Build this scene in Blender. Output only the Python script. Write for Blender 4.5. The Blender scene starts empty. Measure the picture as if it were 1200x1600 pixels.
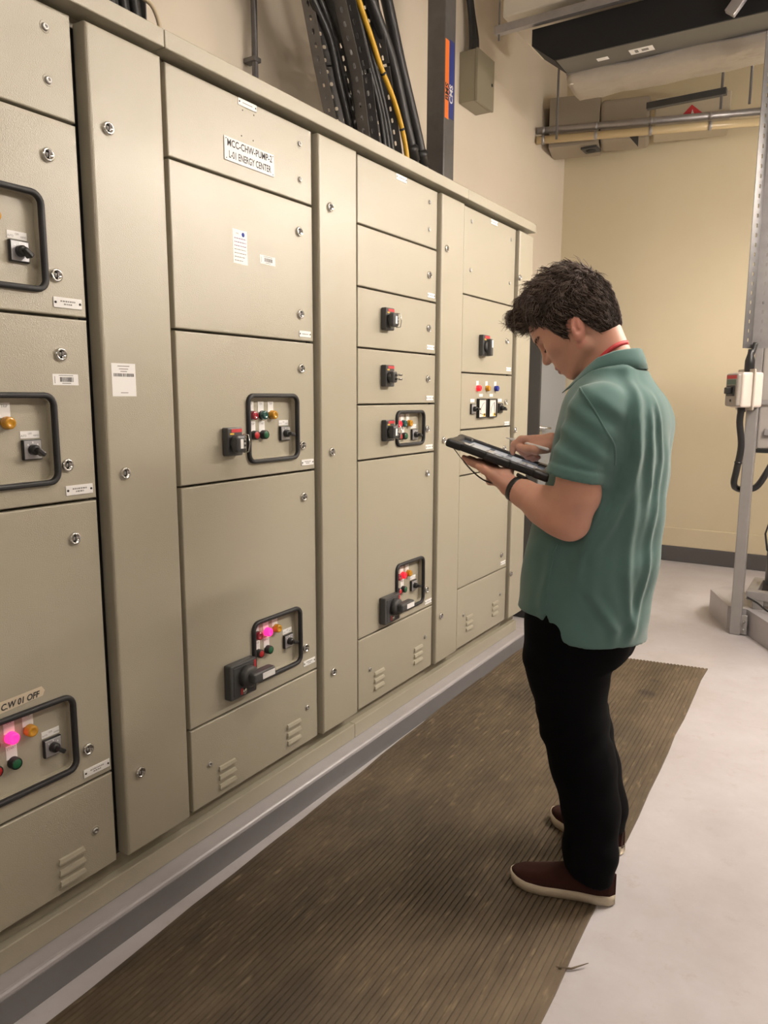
import bpy, bmesh, math, random
import numpy as np
from mathutils import Vector, Matrix

random.seed(7)
scene = bpy.context.scene
COL = scene.collection

# ---------------------------------------------------------------- camera
CAM_POS = Vector((1.6, 0.0, 1.45))
PITCH, YAW, ROLL, FPX = math.radians(8.89), math.radians(32.3), math.radians(0.2), 1170.0
_f = Vector((-math.sin(YAW)*math.cos(PITCH), math.cos(YAW)*math.cos(PITCH), -math.sin(PITCH)))
_r = Vector((math.cos(YAW), math.sin(YAW), 0)); _u = _r.cross(_f)
_rr = _r*math.cos(ROLL) + _u*math.sin(ROLL); _uu = -_r*math.sin(ROLL) + _u*math.cos(ROLL)
cam_data = bpy.data.cameras.new('camera')
cam = bpy.data.objects.new('camera', cam_data); COL.objects.link(cam)
cam.matrix_world = Matrix(((_rr.x, _uu.x, -_f.x, CAM_POS.x), (_rr.y, _uu.y, -_f.y, CAM_POS.y),
                           (_rr.z, _uu.z, -_f.z, CAM_POS.z), (0, 0, 0, 1)))
cam_data.sensor_fit = 'VERTICAL'; cam_data.sensor_height = 36.0
cam_data.lens = FPX/1600.0*36.0
cam_data.clip_start = 0.02
scene.camera = cam

# ---------------------------------------------------------------- world, exposure
world = bpy.data.worlds.new('world'); scene.world = world; world.use_nodes = True
world.node_tree.nodes['Background'].inputs[0].default_value = (1.0, 0.9, 0.78, 1)
world.node_tree.nodes['Background'].inputs[1].default_value = 0.05
scene.view_settings.view_transform = 'Standard'
scene.view_settings.look = 'None'
scene.view_settings.gamma = 1.0
scene.view_settings.use_curve_mapping = False
scene.view_settings.exposure = 0.72

# lamps of the room: position of the pendant battens (x, y, z), heading, watts
LAMP_COL = (1.0, 0.895, 0.785)
LAMPS = [((2.30, 3.45, 2.78), 0.0, 240.0), ((1.50, 1.75, 3.35), 0.0, 50.0), ((2.7, 5.6, 3.05), 0.0, 215.0), ((2.2, -1.3, 2.9), 0.0, 70.0)]

# ---------------------------------------------------------------- materials
MATS = {}
def mat(name, col, rough=0.5, metal=0.0, bump=None, var=None, emit=None, spec=0.5, coat=0.0, trans=0.0, alpha=None):
    """bump = (scale, strength, distance); var = (scale, amount, second colour)"""
    if name in MATS: return MATS[name]
    m = bpy.data.materials.new(name); m.use_nodes = True
    nt = m.node_tree; b = nt.nodes['Principled BSDF']
    b.inputs['Base Color'].default_value = (*col, 1)
    b.inputs['Roughness'].default_value = rough
    b.inputs['Metallic'].default_value = metal
    b.inputs['Specular IOR Level'].default_value = spec
    b.inputs['Coat Weight'].default_value = coat
    b.inputs['Transmission Weight'].default_value = trans
    tc = nt.nodes.new('ShaderNodeTexCoord')
    if var:
        n = nt.nodes.new('ShaderNodeTexNoise'); n.inputs['Scale'].default_value = var[0]
        n.inputs['Detail'].default_value = 6; n.inputs['Roughness'].default_value = 0.65
        nt.links.new(tc.outputs['Object'], n.inputs['Vector'])
        r = nt.nodes.new('ShaderNodeMapRange'); r.inputs[1].default_value = 0.35; r.inputs[2].default_value = 0.7
        r.inputs[3].default_value = 0; r.inputs[4].default_value = var[1]
        nt.links.new(n.outputs[0], r.inputs[0])
        mx = nt.nodes.new('ShaderNodeMix'); mx.data_type = 'RGBA'
        mx.inputs[6].default_value = (*col, 1); mx.inputs[7].default_value = (*var[2], 1)
        nt.links.new(r.outputs[0], mx.inputs[0]); nt.links.new(mx.outputs[2], b.inputs['Base Color'])
    if bump:
        n2 = nt.nodes.new('ShaderNodeTexNoise'); n2.inputs['Scale'].default_value = bump[0]
        n2.inputs['Detail'].default_value = 2
        nt.links.new(tc.outputs['Object'], n2.inputs['Vector'])
        bp = nt.nodes.new('ShaderNodeBump'); bp.inputs['Strength'].default_value = bump[1]
        bp.inputs['Distance'].default_value = bump[2]
        nt.links.new(n2.outputs[0], bp.inputs['Height']); nt.links.new(bp.outputs[0], b.inputs['Normal'])
    if emit:
        b.inputs['Emission Color'].default_value = (*emit[0], 1); b.inputs['Emission Strength'].default_value = emit[1]
    MATS[name] = m
    return m

PAINT = mat('beige_textured_paint', (0.415, 0.382, 0.300), 0.25, bump=(520, 0.9, 0.0008), var=(3.0, 0.25, (0.395, 0.360, 0.275)), spec=0.7, coat=0.08)
PAINT.node_tree.nodes['Principled BSDF'].inputs['Coat Roughness'].default_value = 0.22
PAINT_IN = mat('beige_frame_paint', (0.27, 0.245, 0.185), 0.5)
DARK = mat('dark_gap', (0.012, 0.011, 0.010), 0.8)
RUBBER = mat('black_rubber', (0.018, 0.018, 0.020), 0.55)
CHROME = mat('chrome', (0.72, 0.71, 0.70), 0.18, 1.0)
STEEL = mat('dull_steel', (0.45, 0.44, 0.43), 0.38, 0.9)
WHITE = mat('white_label', (0.86, 0.85, 0.84), 0.45)
INK = mat('black_ink', (0.03, 0.03, 0.032), 0.6)
INKG = mat('grey_ink', (0.22, 0.21, 0.2), 0.6)
INKP = mat('purple_ink', (0.20, 0.08, 0.22), 0.6)
BLUEINK = mat('blue_ink', (0.03, 0.06, 0.35), 0.6)
BLACKP = mat('black_plastic', (0.016, 0.016, 0.017), 0.38)
GREYP = mat('charcoal_plastic', (0.055, 0.056, 0.058), 0.42)
GREYF = mat('silver_switch_face', (0.42, 0.42, 0.44), 0.35, 0.5)
REDS = mat('red_sticker', (0.55, 0.035, 0.045), 0.45)
YELS = mat('yellow_sticker', (0.75, 0.48, 0.05), 0.45)
L_RED = mat('red_lens', (0.28, 0.012, 0.03), 0.2, coat=0.6)
L_REDB = mat('red_button', (0.42, 0.02, 0.025), 0.3)
L_GRN = mat('green_lens', (0.01, 0.085, 0.08), 0.2, coat=0.6)
L_GRNB = mat('green_button', (0.012, 0.11, 0.045), 0.3)
L_AMB = mat('amber_lens', (0.55, 0.26, 0.01), 0.22, coat=0.6)
L_BLU = mat('blue_lens', (0.015, 0.03, 0.30), 0.22, coat=0.6)
L_PINK = mat('lit_pink_lens', (0.8, 0.02, 0.2), 0.3, emit=((1.0, 0.02, 0.19), 1.3))
L_LIT = mat('lit_red_lens', (0.7, 0.015, 0.03), 0.3, emit=((1.0, 0.012, 0.03), 0.55))
TAPE = mat('masking_tape', (0.66, 0.57, 0.43), 0.6)
GLASSW = mat('meter_face', (0.78, 0.77, 0.72), 0.25, coat=0.5)
CONC = mat('grey_pad_paint', (0.42, 0.40, 0.415), 0.35, var=(9, 0.6, (0.35, 0.33, 0.345)), bump=(40, 0.15, 0.002))
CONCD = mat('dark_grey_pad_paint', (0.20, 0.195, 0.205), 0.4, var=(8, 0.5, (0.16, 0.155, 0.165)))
GALV = mat('galvanised_steel', (0.42, 0.41, 0.42), 0.42, 0.75, var=(14, 0.6, (0.30, 0.29, 0.30)))
GALVD = mat('dark_galvanised_steel', (0.17, 0.165, 0.165), 0.45, 0.6, var=(12, 0.5, (0.11, 0.105, 0.105)))
CABLE = mat('black_cable', (0.020, 0.020, 0.021), 0.42, bump=(90, 0.2, 0.002))
CABLEG = mat('grey_cable', (0.10, 0.10, 0.095), 0.5)
CABLEY = mat('yellow_cable', (0.72, 0.42, 0.03), 0.4)
CABLEC = mat('cream_wire', (0.62, 0.52, 0.36), 0.5)
POSTG = mat('grey_post_paint', (0.30, 0.285, 0.28), 0.4, var=(10, 0.5, (0.24, 0.225, 0.22)))
ORANGE = mat('orange_sticker', (0.85, 0.20, 0.035), 0.4)
NAVY = mat('navy_sticker', (0.03, 0.045, 0.22), 0.4)
WALL = mat('cream_wall_paint', (0.76, 0.675, 0.49), 0.55, var=(1.3, 0.6, (0.72, 0.635, 0.45)), bump=(60, 0.08, 0.002))
WALLW = mat('pale_wall_paint', (0.78, 0.70, 0.59), 0.55, var=(1.5, 0.6, (0.73, 0.65, 0.53)), bump=(60, 0.08, 0.002))
WALLG = mat('unseen_wall_bounce_grey', (0.36, 0.33, 0.29), 0.6)  # unseen walls only: grey darkened to cut bounced light and raise contrast
CEIL = mat('ceiling_paint', (0.74, 0.69, 0.60), 0.8)
SKIRT = mat('dark_grey_skirting_paint', (0.115, 0.11, 0.115), 0.45)
BLACKI = mat('black_insulation', (0.006, 0.006, 0.0075), 0.7, bump=(30, 0.2, 0.004))
GREYU = mat('grey_unit_metal', (0.16, 0.155, 0.145), 0.4, 0.3)
FOIL = mat('foil_wrap', (0.48, 0.44, 0.385), 0.42, 0.25, bump=(11, 0.6, 0.02), var=(6, 0.5, (0.40, 0.36, 0.30)))
BEIGEM = mat('beige_sheet_metal', (0.38, 0.335, 0.275), 0.45, 0.2)
CREAM = mat('cream_pipe', (0.62, 0.50, 0.30), 0.22)
CREAMB = mat('cream_board', (0.50, 0.44, 0.34), 0.55)
DOORG = mat('blue_grey_door_paint', (0.33, 0.35, 0.375), 0.4)
DOORF = mat('dark_door_frame_paint', (0.055, 0.057, 0.06), 0.45)
BOXG = mat('greenish_grey_box_paint', (0.26, 0.235, 0.17), 0.4)

def floor_mat():
    m = bpy.data.materials.new('pale_grey_epoxy'); m.use_nodes = True; nt = m.node_tree; b = nt.nodes['Principled BSDF']
    tc = nt.nodes.new('ShaderNodeTexCoord')
    n = nt.nodes.new('ShaderNodeTexNoise'); n.inputs['Scale'].default_value = 1.6; n.inputs['Detail'].default_value = 8; n.inputs['Roughness'].default_value = 0.7
    cr = nt.nodes.new('ShaderNodeValToRGB'); e = cr.color_ramp.elements
    e[0].position = 0.30; e[0].color = (0.43, 0.395, 0.40, 1); e[1].position = 0.62; e[1].color = (0.54, 0.515, 0.535, 1)
    n2 = nt.nodes.new('ShaderNodeTexNoise'); n2.inputs['Scale'].default_value = 9; n2.inputs['Detail'].default_value = 10; n2.inputs['Roughness'].default_value = 0.8
    cr2 = nt.nodes.new('ShaderNodeValToRGB'); e2 = cr2.color_ramp.elements
    e2[0].position = 0.56; e2[0].color = (0, 0, 0, 1); e2[1].position = 0.74; e2[1].color = (1, 1, 1, 1)
    mx = nt.nodes.new('ShaderNodeMix'); mx.data_type = 'RGBA'; mx.inputs[7].default_value = (0.36, 0.29, 0.25, 1)
    ml = nt.nodes.new('ShaderNodeMath'); ml.operation = 'MULTIPLY'; ml.inputs[1].default_value = 0.55
    L = nt.links.new
    L(tc.outputs['Object'], n.inputs['Vector']); L(tc.outputs['Object'], n2.inputs['Vector'])
    L(n.outputs[0], cr.inputs[0]); L(n2.outputs[0], cr2.inputs[0]); L(cr2.outputs[0], ml.inputs[0]); L(ml.outputs[0], mx.inputs[0])
    L(cr.outputs[0], mx.inputs[6]); L(mx.outputs[2], b.inputs['Base Color'])
    rr = nt.nodes.new('ShaderNodeMapRange'); rr.inputs[3].default_value = 0.30; rr.inputs[4].default_value = 0.52
    L(n.outputs[0], rr.inputs[0]); L(rr.outputs[0], b.inputs['Roughness'])
    return m
FLOOR = floor_mat()

def rubber_mat_mat():
    m = bpy.data.materials.new('worn_brown_rubber'); m.use_nodes = True; nt = m.node_tree; b = nt.nodes['Principled BSDF']
    L = nt.links.new
    tc = nt.nodes.new('ShaderNodeTexCoord')
    mp = nt.nodes.new('ShaderNodeMapping'); mp.inputs['Scale'].default_value = (1.0, 0.45, 1.0)
    L(tc.outputs['Object'], mp.inputs[0])
    n = nt.nodes.new('ShaderNodeTexNoise'); n.inputs['Scale'].default_value = 3.2; n.inputs['Detail'].default_value = 9; n.inputs['Roughness'].default_value = 0.72
    L(mp.outputs[0], n.inputs['Vector'])
    cr = nt.nodes.new('ShaderNodeValToRGB'); e = cr.color_ramp.elements
    e[0].position = 0.30; e[0].color = (0.048, 0.034, 0.022, 1); e[1].position = 0.68; e[1].color = (0.165, 0.124, 0.080, 1)
    x = e.new(0.48); x.color = (0.096, 0.070, 0.044, 1)
    L(n.outputs[0], cr.inputs[0])
    # bright scuffed spots on the rib tops
    n3 = nt.nodes.new('ShaderNodeTexNoise'); n3.inputs['Scale'].default_value = 55; n3.inputs['Detail'].default_value = 3
    mp3 = nt.nodes.new('ShaderNodeMapping'); mp3.inputs['Scale'].default_value = (1.0, 0.22, 1.0)
    L(tc.outputs['Object'], mp3.inputs[0]); L(mp3.outputs[0], n3.inputs['Vector'])
    c3 = nt.nodes.new('ShaderNodeValToRGB'); q = c3.color_ramp.elements
    q[0].position = 0.60; q[0].color = (0, 0, 0, 1); q[1].position = 0.74; q[1].color = (1, 1, 1, 1)
    L(n3.outputs[0], c3.inputs[0])
    ml = nt.nodes.new('ShaderNodeMath'); ml.operation = 'MULTIPLY'; ml.inputs[1].default_value = 0.55
    L(c3.outputs[0], ml.inputs[0])
    mx = nt.nodes.new('ShaderNodeMix'); mx.data_type = 'RGBA'; mx.inputs[7].default_value = (0.30, 0.225, 0.14, 1)
    L(ml.outputs[0], mx.inputs[0]); L(cr.outputs[0], mx.inputs[6])
    # a few round oil stains (they lie on the mat itself)
    prev = mx.outputs[2]
    for (sx, sy, rad, k) in ((0.25, 1.95, 0.05, 0.9), (0.24, 2.14, 0.025, 0.7), (-0.26, 1.62, 0.17, 0.5), (0.20, 1.45, 0.16, 0.45), (-0.25, 0.35, 0.22, 0.4), (0.05, -0.55, 0.25, 0.4)):
        sub = nt.nodes.new('ShaderNodeVectorMath'); sub.operation = 'DISTANCE'; sub.inputs[1].default_value = (sx, sy, 0.006)
        n4 = nt.nodes.new('ShaderNodeTexNoise'); n4.inputs['Scale'].default_value = 14; n4.inputs['Detail'].default_value = 5
        L(tc.outputs['Object'], n4.inputs['Vector'])
        ad = nt.nodes.new('ShaderNodeVectorMath'); ad.operation = 'MULTIPLY_ADD'
        ad.inputs[1].default_value = (rad*1.6,)*3; L(n4.outputs[1], ad.inputs[0]); L(tc.outputs['Object'], ad.inputs[2])
        off = nt.nodes.new('ShaderNodeVectorMath'); off.operation = 'SUBTRACT'; off.inputs[1].default_value = (rad*0.8,)*3
        L(ad.outputs[0], off.inputs[0]); L(off.outputs[0], sub.inputs[0])
        mr = nt.nodes.new('ShaderNodeMapRange'); mr.inputs[1].default_value = rad*0.4; mr.inputs[2].default_value = rad*1.15
        mr.inputs[3].default_value = k; mr.inputs[4].default_value = 0.0
        L(sub.outputs['Value'], mr.inputs[0])
        m2 = nt.nodes.new('ShaderNodeMix'); m2.data_type = 'RGBA'; m2.inputs[7].default_value = (0.022, 0.017, 0.014, 1)
        L(mr.outputs[0], m2.inputs[0]); L(prev, m2.inputs[6]); prev = m2.outputs[2]
    L(prev, b.inputs['Base Color'])
    b.inputs['Roughness'].default_value = 0.5
    return m
MATR = rubber_mat_mat()

# ---------------------------------------------------------------- mesh builder
class MB:
    def __init__(s): s.v = []; s.f = []; s.m = []; s.s = []; s.mats = []
    def mi(s, m):
        if m not in s.mats: s.mats.append(m)
        return s.mats.index(m)
    def add(s, vs, fs, m, smooth=False):
        o = len(s.v); k = s.mi(m)
        s.v += [tuple(v) for v in vs]
        for f in fs: s.f.append([i+o for i in f]); s.m.append(k); s.s.append(smooth)
        return s
    def box(s, x0, x1, y0, y1, z0, z1, m):
        vs = [(x, y, z) for x in (x0, x1) for y in (y0, y1) for z in (z0, z1)]
        return s.add(vs, [(0,1,3,2), (4,6,7,5), (0,4,5,1), (2,3,7,6), (0,2,6,4), (1,5,7,3)], m)
    def rbox(s, x0, x1, y0, y1, z0, z1, m, r=0.004, seg=2, M=None):
        bm = bmesh.new(); bmesh.ops.create_cube(bm, size=1)
        for v in bm.verts: v.co = Vector((v.co.x*(x1-x0), v.co.y*(y1-y0), v.co.z*(z1-z0)))
        r = min(r, 0.49*min(x1-x0, y1-y0, z1-z0))
        bmesh.ops.bevel(bm, geom=bm.edges[:], offset=r, segments=seg, profile=0.5, affect='EDGES')
        c = Vector(((x0+x1)/2, (y0+y1)/2, (z0+z1)/2)); bm.verts.index_update()
        vs = [v.co+c for v in bm.verts]
        if M: vs = [M @ v for v in vs]
        s.add(vs, [[v.index for v in f.verts] for f in bm.faces], m, False); bm.free(); return s
    def frame(s, p, d):
        d = Vector(d).normalized(); a = Vector((0, 0, 1)) if abs(d.z) < 0.9 else Vector((1, 0, 0))
        u = d.cross(a).normalized(); return u, d.cross(u).normalized(), d
    def lathe(s, p, d, prof, m, n=20, smooth=True, cap=True):
        """prof: [(distance along d, radius)]"""
        u, w, d = s.frame(p, d); p = Vector(p); vs = []; fs = []
        for t, r in prof:
            for i in range(n):
                a = 2*math.pi*i/n; vs.append(p+d*t+u*(r*math.cos(a))+w*(r*math.sin(a)))
        for k in range(len(prof)-1):
            for i in range(n):
                j = (i+1) % n; fs.append((k*n+i, k*n+j, (k+1)*n+j, (k+1)*n+i))
        if cap:
            fs.append(tuple(range(n-1, -1, -1))); fs.append(tuple(range((len(prof)-1)*n, len(prof)*n)))
        # flat-ish: orientation follows d
        return s.add(vs, fs, m, smooth)
    def cyl(s, p, q, r, m, n=16, r2=None, smooth=True):
        p = Vector(p); q = Vector(q); return s.lathe(p, q-p, [(0, r), ((q-p).length, r if r2 is None else r2)], m, n, smooth)
    def tube(s, path, r, m, n=10, smooth=True, closed=False):
        P = [Vector(p) for p in path]; vs = []; fs = []; up = None; N = len(P)
        rs = r if isinstance(r, (list, tuple)) else [r]*N
        for k in range(N):
            if closed: d = P[(k+1) % N]-P[k-1]
            else: d = P[min(k+1, N-1)]-P[max(k-1, 0)]
            d.normalize()
            if up is None: up = d.orthogonal().normalized()
            up = (up-d*up.dot(d)).normalized(); w = d.cross(up)
            for i in range(n):
                a = 2*math.pi*i/n; vs.append(P[k]+up*(rs[k]*math.cos(a))+w*(rs[k]*math.sin(a)))
        for k in range(N if closed else N-1):
            k2 = (k+1) % N
            for i in range(n):
                j = (i+1) % n; fs.append((k*n+i, k*n+j, k2*n+j, k2*n+i))
        if not closed:
            fs.append(tuple(range(n-1, -1, -1))); fs.append(tuple(range((N-1)*n, N*n)))
        return s.add(vs, fs, m, smooth)
    def curve2d(s, loops, thick, bevel, T, m, smooth=False, res=2):
        """2-D outline with holes, extruded; T maps (u, v, w) to the world; w runs -thick/2..thick/2"""
        cu = bpy.data.curves.new('tmp', 'CURVE'); cu.dimensions = '2D'; cu.fill_mode = 'BOTH'
        cu.bevel_depth = bevel; cu.extrude = max(thick/2-bevel, 0); cu.offset = -bevel; cu.bevel_resolution = res
        for pts in loops:
            sp = cu.splines.new('POLY'); sp.points.add(len(pts)-1)
            for p, q in zip(sp.points, pts): p.co = (q[0], q[1], 0, 1)
            sp.use_cyclic_u = True
        s._curve(cu, T, m, smooth); return s
    def _curve(s, cu, T, m, smooth=False):
        o = bpy.data.objects.new('tmp', cu); me = bpy.data.meshes.new_from_object(o)
        s.add([T @ v.co for v in me.vertices], [list(p.vertices) for p in me.polygons], m, smooth)
        bpy.data.objects.remove(o); bpy.data.meshes.remove(me); bpy.data.curves.remove(cu)
    def text(s, body, size, T, m, sx=1.0, shear=0.0, align='CENTER', space=1.0, ext=0.0, bold=0.0):
        cu = bpy.data.curves.new('tmp', 'FONT'); cu.body = body; cu.size = size; cu.align_x = align; cu.align_y = 'CENTER'
        cu.shear = shear; cu.space_character = space; cu.resolution_u = 3; cu.extrude = ext; cu.offset = bold
        s._curve(cu, T @ Matrix.Diagonal((sx, 1, 1, 1)), m); return s
    def build(s, name, parent=None, origin=None):
        me = bpy.data.meshes.new(name)
        if origin is None: origin = WO[parent.name] if parent else (0, 0, 0)
        o = Vector(origin)
        me.from_pydata([Vector(v)-o for v in s.v], [], s.f)
        for m in s.mats: me.materials.append(m)
        me.polygons.foreach_set('material_index', s.m); me.polygons.foreach_set('use_smooth', s.s)
        me.update()
        ob = bpy.data.objects.new(name, me); COL.objects.link(ob)
        if parent:
            ob.parent = parent; ob.location = o-Vector(WO[parent.name])
        else: ob.location = o
        WO[ob.name] = tuple(o)
        return ob
WO = {}     # world origin of every object
def thing(name, label, cat, loc, group=None):
    o = bpy.data.objects.new(name, None); COL.objects.link(o); o.location = loc; o.empty_display_size = 0.1
    WO[o.name] = tuple(loc); return tag(o, label, cat, group)
def tag(o, label, cat, group=None):
    o['label'] = label; o['category'] = cat
    if group: o['group'] = group
    return o
def struct(o, label=None):
    o['kind'] = 'structure'
    if label: o['label'] = label
    return o
def rrect(u0, u1, v0, v1, r, n=5):
    pts = []
    for cx, cy, a0 in ((u1-r, v1-r, 0), (u0+r, v1-r, 90), (u0+r, v0+r, 180), (u1-r, v0+r, 270)):
        for i in range(n+1):
            a = math.radians(a0+90*i/n); pts.append((cx+r*math.cos(a), cy+r*math.sin(a)))
    return pts
def TX(x):  # plate in the plane facing +x: u -> y, v -> z, w -> x
    return Matrix(((0, 0, 1, x), (1, 0, 0, 0), (0, 1, 0, 0), (0, 0, 0, 1)))
def TXat(x, y, z, roll=0.0):
    return Matrix.Translation((x, y, z)) @ Matrix(((0, 0, 1, 0), (1, 0, 0, 0), (0, 1, 0, 0), (0, 0, 0, 1))) @ Matrix.Rotation(roll, 4, 'Z')

# ================================================================ THE SETTING
XW, YB, ZC = -0.85, 6.89, 4.6
X1, Y0 = 6.2, -3.2
b = MB().box(XW-0.2, X1+0.2, Y0-0.2, YB+0.2, -0.2, 0.0, FLOOR); struct(b.build('floor'))
b = MB().box(XW-0.2, X1+0.2, Y0-0.2, YB+0.2, ZC, ZC+0.2, CEIL); struct(b.build('ceiling'))
b = MB().box(XW-0.2, XW, Y0-0.2, YB+0.2, 0, ZC, WALLW); struct(b.build('wall_left'))
b = MB().box(XW, X1, YB, YB+0.2, 0, ZC, WALL); struct(b.build('wall_back'))
b = MB().box(X1, X1+0.2, Y0-0.2, YB+0.2, 0, ZC, WALLG); struct(b.build('wall_right'))
b = MB().box(XW, X1, Y0-0.2, Y0, 0, ZC, WALLG); struct(b.build('wall_front'))
b = MB().rbox(XW, X1, YB-0.018, YB, 0, 0.135, SKIRT, 0.004); struct(b.build('baseboard_back'))
b = MB().rbox(XW, X1, YB-0.010, YB, 0.135, 0.300, WALL, 0.003); struct(b.build('trim_1'), 'slightly proud cream dado strip above the dark skirting')
# grey door in the left wall, its frame standing proud of the plaster
b = MB()
b.rbox(XW, XW+0.13, 6.13, 6.165, 0, 2.41, DOORF, 0.004); b.rbox(XW, XW+0.13, 6.165, 6.875, 2.37, 2.41, DOORG, 0.004)
door1 = struct(b.build('door_1', origin=(XW, 6.5, 0)), 'blue-grey steel door in a dark frame behind the last cabinet')
MB().rbox(XW, XW+0.10, 6.170, 6.872, 0.01, 2.366, DOORG, 0.003).build('door_leaf', door1)
b = MB(); b.lathe((XW+0.10, 6.25, 1.17), (1, 0, 0), [(0, .026), (.008, .026), (.008, .011), (.05, .011)], CHROME, 14)
b.tube([(XW+.15, 6.25, 1.17), (XW+.155, 6.27, 1.17), (XW+.15, 6.37, 1.165)], .010, CHROME, 8); b.rbox(XW+.10, XW+.106, 6.225, 6.275, 1.00, 1.14, CHROME, .002)
b.build('door_handle', door1)
# housekeeping pad under the cabinets
b = MB().rbox(XW, 0.05, -3.0, 4.08, 0, 0.088, CONC, 0.012, 3); pad = struct(b.build('trim_2'), 'low grey painted concrete pad carrying the row of cabinets')
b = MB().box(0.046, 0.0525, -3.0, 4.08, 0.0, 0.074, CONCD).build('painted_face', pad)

# ribbed rubber mat
def rubber_mat():
    b = MB(); NB = 58; NY = 26
    def edge(t, s):   # s along the length 0..1, t across 0..1
        L0 = Vector((0.165, -0.6)); L1 = Vector((0.015, 4.01)); R0 = Vector((1.145, -0.6)); R1 = Vector((1.016, 4.175))
        return (L0.lerp(L1, s)).lerp(R0.lerp(R1, s), t)
    vs = []; prof = []
    for k in range(NB):
        for (f, z) in ((0.0, 0.0025), (0.34, 0.0025), (0.40, 0.0064), (0.94, 0.0064)): prof.append(((k+f)/NB, z))
    prof.append((1.0, 0.0035))
    rnd = random.Random(3); wob = [rnd.uniform(-1, 1) for _ in range(NY+1)]
    for j in range(NY+1):
        s_ = j/NY
        for i, (t, z) in enumerate(prof):
            p = edge(t, s_)
            if i > len(prof)-6: p.x += 0.004*wob[j]
            if i < 5: p.x += 0.004*wob[-1-j]
            vs.append((p.x, p.y, z))
    n = len(prof); fs = [(j*n+i, j*n+i+1, (j+1)*n+i+1, (j+1)*n+i) for j in range(NY) for i in range(n-1)]
    b.add(vs, fs, MATR)
    # skirt down to the floor
    rim = [i for i in range(n)] + [j*n+n-1 for j in range(1, NY+1)] + [NY*n+i for i in range(n-2, -1, -1)] + [j*n for j in range(NY-1, 0, -1)]
    sv = [vs[i] for i in rim]; k = len(sv)
    b.add(sv+[(x, y, 0.0002) for x, y, z in sv], [(i, i+k, (i+1) % k+k, (i+1) % k) for i in range(k)], MATR)
    # torn sliver sticking out of the near right-hand edge
    b.tube([(1.060, 1.685, .004), (1.095, 1.700, .006), (1.128, 1.735, .012)], [.004, .003, .001], MATR, 5)
    return tag(b.build('rubber_mat', origin=(0.58, 1.7, 0)), 'worn brown ribbed rubber floor mat lying along the cabinets', 'mat')
rubber_mat()

# ================================================================ CABINETS
XD, XA = 0.0, 0.02          # front planes of compartment doors and of cable-way doors
ZT, ZB = 2.303, 0.200
def lock(par, y, z, x):
    b = MB(); r = 0.0155
    b.lathe((x, y, z), (1, 0, 0), [(-.002, r), (.005, r), (.0075, r*.86), (.0075, r*.66), (.003, r*.62), (.003, .001)], CHROME, 18, cap=False)
    b.lathe((x, y, z), (1, 0, 0), [(.003, r*.34), (.006, r*.30), (.0062, .0005)], STEEL, 10, cap=False)
    b.box(x+.002, x+.0068, y-.0012, y+.0012, z-r*.5, z+r*.5, DARK)
    return b.build('lock', par)
def screw(par, y, z, x):
    b = MB()
    b.lathe((x, y, z), (1, 0, 0), [(.0002, .0135), (.0012, .0125), (-.001, .0095), (-.001, .001)], PAINT, 16, cap=False)
    b.lathe((x, y, z), (1, 0, 0), [(.0004, .0085), (.004, .0078), (.0045, .004), (.002, .003), (.002, .0004)], STEEL, 12, cap=False)
    return b.build('screw', par)
def nameplate(par, y, z, x, w=.062, h=.020, lines=1):
    b = MB(); b.rbox(x, x+.0022, y-w/2, y+w/2, z-h/2, z+h/2, WHITE, .0006, 1)
    for s in (-1, 1): b.cyl((x+.002, y+s*w*.43, z), (x+.0032, y+s*w*.43, z), h*.12, INK, 8)
    rn = random.Random(int(y*977+z*131))
    for k in range(lines):
        zz = z + (h*.14 if lines == 2 else 0)*(1-2*k); u = y-w*.26*(1 if k == 0 else .55); e = y+w*.26*(1 if k == 0 else .55)
        while u < e:
            q = rn.uniform(.0025, .006); b.box(x+.0021, x+.0024, u, min(u+q, e), zz-h*.07, zz+h*.07, INKG); u += q+.0016
    return b.build('nameplate', par)
def barcode(par, y0, y1, z0, z1, x):
    b = MB(); b.box(x-.0004, x+.0004, y0, y1, z0, z1, WHITE); rn = random.Random(int(y0*1000)); w = y1-y0; h = z1-z0
    u = y0+w*.28
    while u < y0+w*.80:
        q = rn.choice((.0009, .0014, .0022)); b.box(x+.0003, x+.0006, u, u+q, z0+h*.30, z0+h*.72, INK); u += q+rn.choice((.0008, .0013))
    b.box(x+.0003, x+.0006, y0+w*.24, y1-w*.2, z1-h*.16, z1-h*.10, INKG); b.box(x+.0003, x+.0006, y0+w*.36, y1-w*.3, z0+h*.14, z0+h*.20, INKG)
    b.box(x+.0003, x+.0006, y0+w*.07, y0+w*.09, z0+h*.15, z0+h*.8, INKG)
    return b.build('barcode_sticker', par)
def tagplate(par, y, z, x, txt, w=.027, h=.034):
    b = MB(); b.box(x, x+.0012, y-w/2, y+w/2, z-h/2, z+h/2, WHITE)
    if txt: b.text(txt, .0095, TXat(x+.0014, y, z+h*.27), INKG, 0.85)
    return b.build('legend_plate', par)
def pilot(par, y, z, x, lens, name='pilot_light', r=.0145):
    b = MB()
    b.lathe((x, y, z), (1, 0, 0), [(0, r*1.02), (.006, r*1.02), (.007, r*.95)], BLACKP if lens in (L_GRN, L_RED) else lens, 18)
    b.lathe((x, y, z), (1, 0, 0), [(.006, r*.97), (.016, r*.96), (.0185, r*.86), (.0195, r*.55), (.0188, r*.5), (.0188, r*.001)], lens, 18, cap=False)
    return b.build(name, par)
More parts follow.
